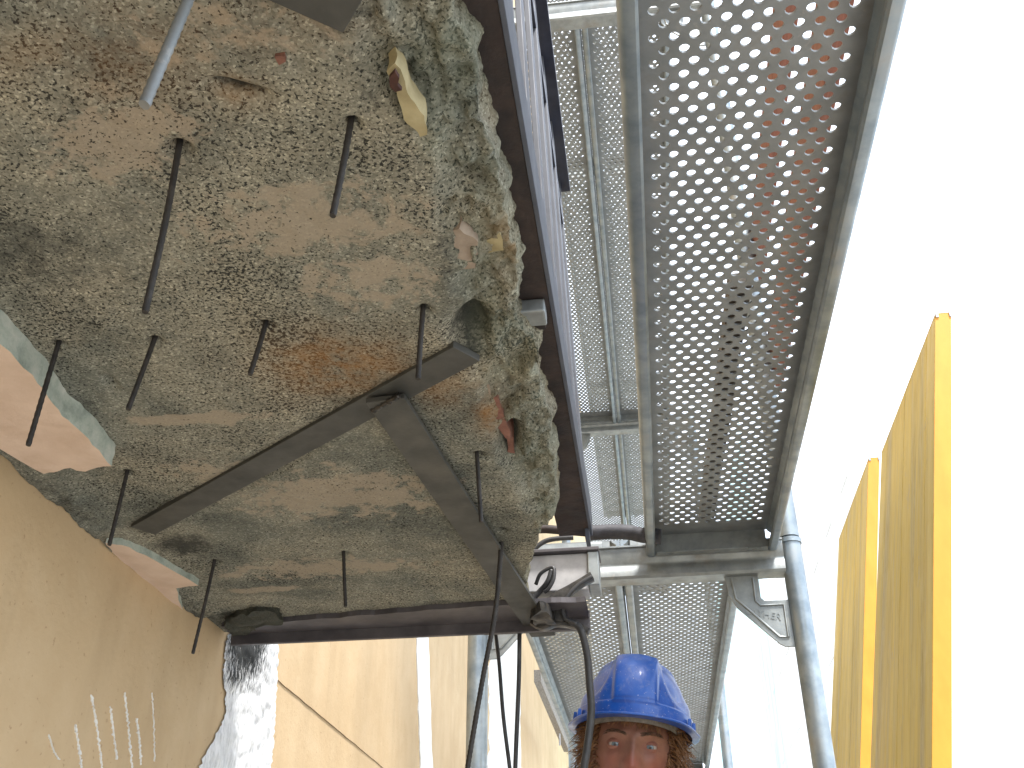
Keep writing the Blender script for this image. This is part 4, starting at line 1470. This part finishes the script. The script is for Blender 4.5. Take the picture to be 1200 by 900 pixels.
bx0, by0 = head_c.x, head_c.y + 0.035
neck_z = head_c.z - 0.14 * KS
hip_z = floor_z + 0.50 * (neck_z - floor_z) + 0.06
sh_z = neck_z - 0.075
V = Vector
J = [V((bx0, by0 + 0.03, hip_z)), V((bx0, by0 + 0.045, (hip_z + sh_z) / 2)), V((bx0, by0 + 0.03, sh_z - 0.04)), V((bx0, by0 + 0.015, neck_z)), V((bx0, by0 - 0.01, neck_z + 0.09))]
E_ = [(0, 1), (1, 2), (2, 3), (3, 4)]
RD = [(0.15, 0.105), (0.145, 0.10), (0.16, 0.10), 0.058, 0.055]
hands = MB()
for s in (-1, 1):
    k = len(J)
    sh = V((bx0 + s * 0.185, by0 + 0.035, sh_z - 0.02))
    el = V((bx0 + s * 0.235, by0 + 0.06, sh_z - 0.30))
    wr = V((bx0 + s * 0.225, by0 - 0.03, sh_z - 0.54))
    kn = V((bx0 + s * 0.095, by0 - 0.02, floor_z + 0.46 * (hip_z - floor_z) + 0.03))
    an = V((bx0 + s * 0.10, by0 + 0.05, floor_z + 0.085))
    J += [sh, el, wr, V((bx0 + s * 0.09, by0 + 0.03, hip_z - 0.06)), kn, an, an + V((0, -0.02, -0.045)), an + V((s * 0.02, -0.16, -0.055))]
    E_ += [(2, k), (k, k + 1), (k + 1, k + 2), (0, k + 3), (k + 3, k + 4), (k + 4, k + 5), (k + 5, k + 6), (k + 6, k + 7)]
    RD += [0.062, 0.045, 0.030, 0.085, 0.058, 0.042, 0.040, 0.032]
    # hand: palm and five fingers
    hv = [wr, wr + V((0, -0.015, -0.045)), wr + V((0, -0.03, -0.085))]
    he = [(0, 1), (1, 2)]
    hr = [(0.024, 0.020), (0.018, 0.034), (0.014, 0.038)]
    hb_ = skinned(hv, he, hr, 0, 2)
    hands.add(hb_.v, hb_.f)
    for fi, (off, ln) in enumerate(((-0.030, 0.066), (-0.010, 0.078), (0.010, 0.074), (0.029, 0.058))):
        b0 = wr + V((s * 0.002, -0.028 + off, -0.080))
        fv = [b0 + V((0, 0, 0.02)), b0, b0 + V((-s * 0.010, -0.004, -ln * 0.45)), b0 + V((-s * 0.028, -0.006, -ln * 0.75)), b0 + V((-s * 0.046, -0.006, -ln * 0.92))]
        fm = skinned(fv, [(0, 1), (1, 2), (2, 3), (3, 4)], [0.009, 0.0095, 0.0088, 0.0082, 0.007], 0, 1)
        hands.add(fm.v, fm.f)
    tv = [wr + V((0, -0.03, -0.03)), wr + V((-s * 0.016, -0.055, -0.058)), wr + V((-s * 0.026, -0.066, -0.088)), wr + V((-s * 0.032, -0.068, -0.108))]
    fm = skinned(tv, [(0, 1), (1, 2), (2, 3)], [0.014, 0.0115, 0.0098, 0.008], 0, 1)
    hands.add(fm.v, fm.f)
bodym = skinned(J, E_, RD, 0, 2)
allb = MB()
for part in (hm, bodym, hands):
    allb.add(part.v, part.f)
me = allb.mesh('tmp_body', M['skin'])
ob = D.objects.new('tmp_body', me)
col.objects.link(ob)
rm = ob.modifiers.new('Remesh', 'REMESH')
rm.mode = 'VOXEL'
rm.voxel_size = 0.0032
sm2 = ob.modifiers.new('Smooth', 'SMOOTH')
sm2.factor = 0.5
sm2.iterations = 2
bpy.context.view_layer.update()
bme = D.meshes.new_from_object(ob.evaluated_get(bpy.context.evaluated_depsgraph_get()))
D.objects.remove(ob)
bme.name = 'body'
bme.polygons.foreach_set('use_smooth', [True] * len(bme.polygons))
HMI = HM.inverted()
color_attr(bme, [skin_mask(HMI @ v.co) if v.co.z > neck_z else (0, 0, 0, 0) for v in bme.vertices])
if not bme.materials:
    bme.materials.append(M['skin'])
body = link('body', bme, person)
body.matrix_parent_inverse = Matrix.Translation(person.location).inverted()


def pp(mb, name, mat, **k):
    return sub(person, mb, name, mat, **k)


# eyes with lids
for s in (-1, 1):
    c = Vector((s * 0.0325, -0.0618, 0.0))
    eb = MB()
    n1, n2 = 24, 16
    for j in range(n2 + 1):
        for i in range(n1):
            a, b = 2 * math.pi * i / n1, -math.pi / 2 + math.pi * j / n2
            eb.v.append((0.0125 * math.cos(b) * math.cos(a), 0.0125 * math.cos(b) * math.sin(a), 0.0125 * math.sin(b)))
    for j in range(n2):
        for i in range(n1):
            a, b = j * n1 + i, j * n1 + (i + 1) % n1
            eb.f.append((a, b, b + n1, a + n1))
    o = eb.build('eye', M['eye'], person, smooth='all')
    o.matrix_parent_inverse = Matrix.Translation(person.location).inverted()
    o.matrix_basis = Matrix.Translation(HM @ c) @ (tilt @ Matrix.Rotation(math.radians(-14 * 0), 4, 'X')) @ Matrix.Rotation(math.radians(10), 4, 'X') @ Matrix.Scale(KS, 4)
    for name, t0, t1 in (('upper_eyelid', 10, 95), ('lower_eyelid', -95, -19)):
        lb = MB()
        na, nb2 = 20, 10
        for j in range(nb2 + 1):
            for i in range(na + 1):
                az = math.radians(-82 + 164 * i / na)
                narrowing = math.cos(az) ** 0.6
                e0, e1 = (t0, t1)
                lim = (e0 if name[0] == 'u' else e1) * narrowing
                lo, hi = (lim, e1) if name[0] == 'u' else (e0, lim)
                e = math.radians(lo + (hi - lo) * j / nb2)
                r = 0.0136
                lb.v.append(HM @ (c + Vector((r * 1.12 * math.sin(az) * math.cos(e), -r * math.cos(az) * math.cos(e), r * math.sin(e)))))
        for j in range(nb2):
            for i in range(na):
                a = j * (na + 1) + i
                lb.f.append((a, a + 1, a + na + 2, a + na + 1))
        o = pp(lb, name, M['skin'], smooth='all')
        color_attr(o.data, [(0.35, 0, 0, 0)] * len(o.data.vertices))
    # eyebrow strands
    ebm = MB()
    for k in range(60):
        t = random.random()
        x = s * (0.012 + 0.038 * t)
        z = 0.0165 + 0.006 * math.sin(t * 2.4) + random.uniform(-0.003, 0.003)
        yb_ = -0.094 + 0.016 * t * t + 0.002
        vv = math.asin((z + 0.004) / 0.118)
        p = head_point(math.asin(x / 0.076 / math.cos(vv)), vv / (math.pi / 2)) + Vector((0, -0.0008, 0))
        q = p + Vector((s * 0.008, -0.0002 + 0.004 * t, 0.003 - 0.006 * t))
        ebm.tube([HM @ p, HM @ ((p + q) / 2 + Vector((0, -0.0018, 0.0006))), HM @ q], [0.00045, 0.0004, 0.0002], 4)
    pp(ebm, 'eyebrow', M['brow'], smooth='all')

# curly hair, in clumps of strands at the sides and back
hairm = MB()
for k in range(1150):
    s = random.choice((-1, 1))
    az = random.uniform(0.50, 1.25) * math.pi / 1.0 * 0.5 + 0.15
    az = random.uniform(1.02, 2.9)
    v = random.uniform(-0.28, 0.40) if az < 1.9 else random.uniform(-0.62, 0.40)
    base = head_point(s * az, v) 
    nrm = Vector((base.x * 1.6, base.y, 0)).normalized()
    fl = random.uniform(0.6, 1.0) * (0.052 if az > 1.2 else 0.036)
    dirn = (nrm + Vector((random.uniform(-0.6, 0.6), random.uniform(-0.6, 0.3), random.uniform(-0.9, 0.35)))).normalized()
    ph = random.uniform(0, 6.28)
    cu = random.uniform(0.003, 0.008)
    sd_ = dirn.orthogonal().normalized()
    s2 = dirn.cross(sd_)
    pts = []
    for q in range(9):
        t = q / 8
        drop = Vector((0, 0, -0.018 * t * t))
        pts.append(HM @ (base + dirn * fl * t + drop + (sd_ * math.cos(ph + t * 6.5) + s2 * math.sin(ph + t * 6.5)) * cu * t))
    hairm.tube(pts, [0.0011, 0.0011, 0.0011, 0.0010, 0.0010, 0.0009, 0.0008, 0.0006, 0.0003], 4)
for k in range(260):                                                    # fringe under the brim
    az = random.uniform(-0.75, 0.75)
    base = head_point(az, 0.33 + random.uniform(-0.05, 0.05))
    base.y -= 0.002
    q = base + Vector((random.uniform(-0.012, 0.012), -0.004 - random.random() * 0.005, -random.uniform(0.008, 0.024) * (1.3 if az > 0.1 else 0.8)))
    hairm.tube([HM @ base, HM @ ((base + q) / 2 + Vector((0.001, -0.003, 0))), HM @ q], [0.0012, 0.0010, 0.0003], 4)
pp(hairm, 'hair', M['hair'], smooth='all')


# helmet: shell with a raised centre panel and scalloped sides, brim and peak
def helmet_pt(az, t, off=0.0):
    """az from the front, t 0 at the rim .. 1 at the crown"""
    el = t * math.pi / 2
    A_, B_, H_ = 0.111 + off, 0.132 + off, 0.135 + off
    ce, se = math.cos(el) ** 0.62, math.sin(el) ** 1.0
    x, y, z = A_ * math.sin(az) * ce, -B_ * math.cos(az) * ce, H_ * se
    # raised centre band from front to back
    b = 1 / (1 + math.exp((abs(x) - 0.040) / 0.0016))
    rise = 0.0075 * b * min(1, max(0, (t - 0.10) / 0.05))
    # scalloped panels at the temples
    sx, st_ = (abs(math.sin(az)) - 0.80) / 0.24, (t - 0.46) / 0.26
    rr = math.sqrt(sx * sx + st_ * st_)
    frontness = 1 if math.cos(az) > -0.5 else 0
    sc = 1 / (1 + math.exp((rr - 1) / 0.06)) * frontness
    rise -= 0.0065 * sc
    # step band above the brim
    if t < 0.13:
        rise += 0.0035
    n = Vector((x / A_ ** 2, y / B_ ** 2, z / H_ ** 2)).normalized()
    return Vector((x, y, z)) + n * rise


hel = MB()
NA, NT = 220, 90
for j in range(NT + 1):
    t = (j / NT) * 0.995
    for i in range(NA):
        hel.v.append(helmet_pt(2 * math.pi * i / NA, t))
for j in range(NT):
    for i in range(NA):
        a, b = j * NA + i, j * NA + (i + 1) % NA
        hel.f.append((a, b, b + NA, a + NA))
hel.f.append(tuple(range(NT * NA, NT * NA + NA)))
# inner shell
o_ = len(hel.v)
for j in range(NT + 1):
    t = (j / NT) * 0.99
    for i in range(NA):
        p = helmet_pt(2 * math.pi * i / NA, t, -0.004)
        hel.v.append(p)
for j in range(NT):
    for i in range(NA):
        a, b = o_ + j * NA + i, o_ + j * NA + (i + 1) % NA
        hel.f.append((a, a + NA, b + NA, b))
# brim
bo = len(hel.v)


def brim(az, q):
    f = max(0, math.cos(az))
    ext = (0.006 + 0.036 * f ** 1.6 + 0.008 * max(0, 1 - abs(math.sin(az)) * 0) * 0) * q
    ext += 0.006 * q * math.exp(-((abs(math.sin(az)) - 1) / 0.05) ** 2)
    base = helmet_pt(az, 0.0)
    r = Vector((math.sin(az) * 0.9, -math.cos(az), 0)).normalized()
    drop = -0.006 * q * f ** 2 + 0.004 * q * (1 - f) - 0.012 * abs(math.sin(az)) ** 6 * f * q
    return base + r * ext + Vector((0, 0, drop - 0.001))


for q, dz in ((0.0, 0.0), (0.5, 0.0), (0.92, 0.0), (1.0, -0.0012), (1.0, -0.004), (0.92, -0.0045), (0.5, -0.004), (-0.15, -0.004)):
    for i in range(NA):
        hel.v.append(brim(2 * math.pi * i / NA, q) + Vector((0, 0, dz)))
for j in range(7):
    for i in range(NA):
        a, b = bo + j * NA + i, bo + j * NA + (i + 1) % NA
        hel.f.append((a, b, b + NA, a + NA))
HEL = HM @ Matrix.Translation((0, 0.008, 0.031)) @ Matrix.Rotation(math.radians(-7), 4, 'X')
hel.v = [tuple(HEL @ Vector(v)) for v in hel.v]
helmet = tag(hel.build('hard_hat', M['helmet'], smooth='all'), 'bright blue hard hat with raised centre ridge on the worker', 'hard hat')
# vent tabs on the sides
for s in (-1, 1):
    tb = MB()
    for q in range(2):
        az = s * (1.05 + 0.22 * q)
        p = brim(az, 0.25) + Vector((0, 0, 0.010))
        tb.add([HEL @ (p + Vector(v)) for v in [(-0.004, -0.004, -0.006), (0.004, -0.004, -0.006), (0.004, 0.004, -0.006), (-0.004, 0.004, -0.006), (-0.003, -0.003, 0.010), (0.003, -0.003, 0.010), (0.003, 0.003, 0.010), (-0.003, 0.003, 0.010)]],
               [(0, 1, 5, 4), (1, 2, 6, 5), (2, 3, 7, 6), (3, 0, 4, 7), (4, 5, 6, 7)])
    tb.build('clip_tab', M['helmet'], helmet, bevel=0.001)
# sweat band inside
sb = MB()
for zz in (0.0, 0.018):
    for i in range(64):
        a = 2 * math.pi * i / 64
        sb.v.append(HEL @ Vector((0.089 * math.sin(a), 0.002 - 0.108 * math.cos(a), -0.006 + zz)))
for i in range(64):
    sb.f.append((i, (i + 1) % 64, 64 + (i + 1) % 64, 64 + i))
sb.build('sweat_band', M['grey_wood'], helmet, smooth='all')

# clothes as looser skins over the body
JR = [(0.18, 0.135), (0.175, 0.13), (0.185, 0.125), 0.078]
JJ, JE = J[:4], [(0, 1), (1, 2), (2, 3)]
TRJ, TRE, TRR = [J[0] + V((0, 0, 0.05)), J[0]], [(0, 1)], [(0.155, 0.12), (0.168, 0.125)]
for s in (0, 1):
    k = 5 + 8 * s
    q = len(JJ)
    JJ += [J[k], J[k + 1], J[k + 2] + V((0, 0, 0.02))]
    JE += [(2, q), (q, q + 1), (q + 1, q + 2)]
    JR += [0.080, 0.062, 0.046]
    q = len(TRJ)
    TRJ += [J[k + 3], J[k + 4], J[k + 5] + V((0, 0, 0.02))]
    TRE += [(1, q), (q, q + 1), (q + 1, q + 2)]
    TRR += [0.104, 0.080, 0.068]
    bt = skinned([J[k + 5] + V((0, 0, 0.06)), J[k + 5], J[k + 6] + V((0, 0.01, 0.0)), J[k + 7] + V((0, -0.01, 0.004))], [(0, 1), (1, 2), (2, 3)], [0.056, 0.054, 0.055, 0.048], 0, 2)
    pp(bt, 'boot', M['boot'], smooth='all')
pp(skinned(JJ, JE, JR, 0, 2), 'jacket', M['cloth'], smooth='all')
pp(skinned(TRJ, TRE, TRR, 1, 2), 'trousers', M['cloth'], smooth='all')
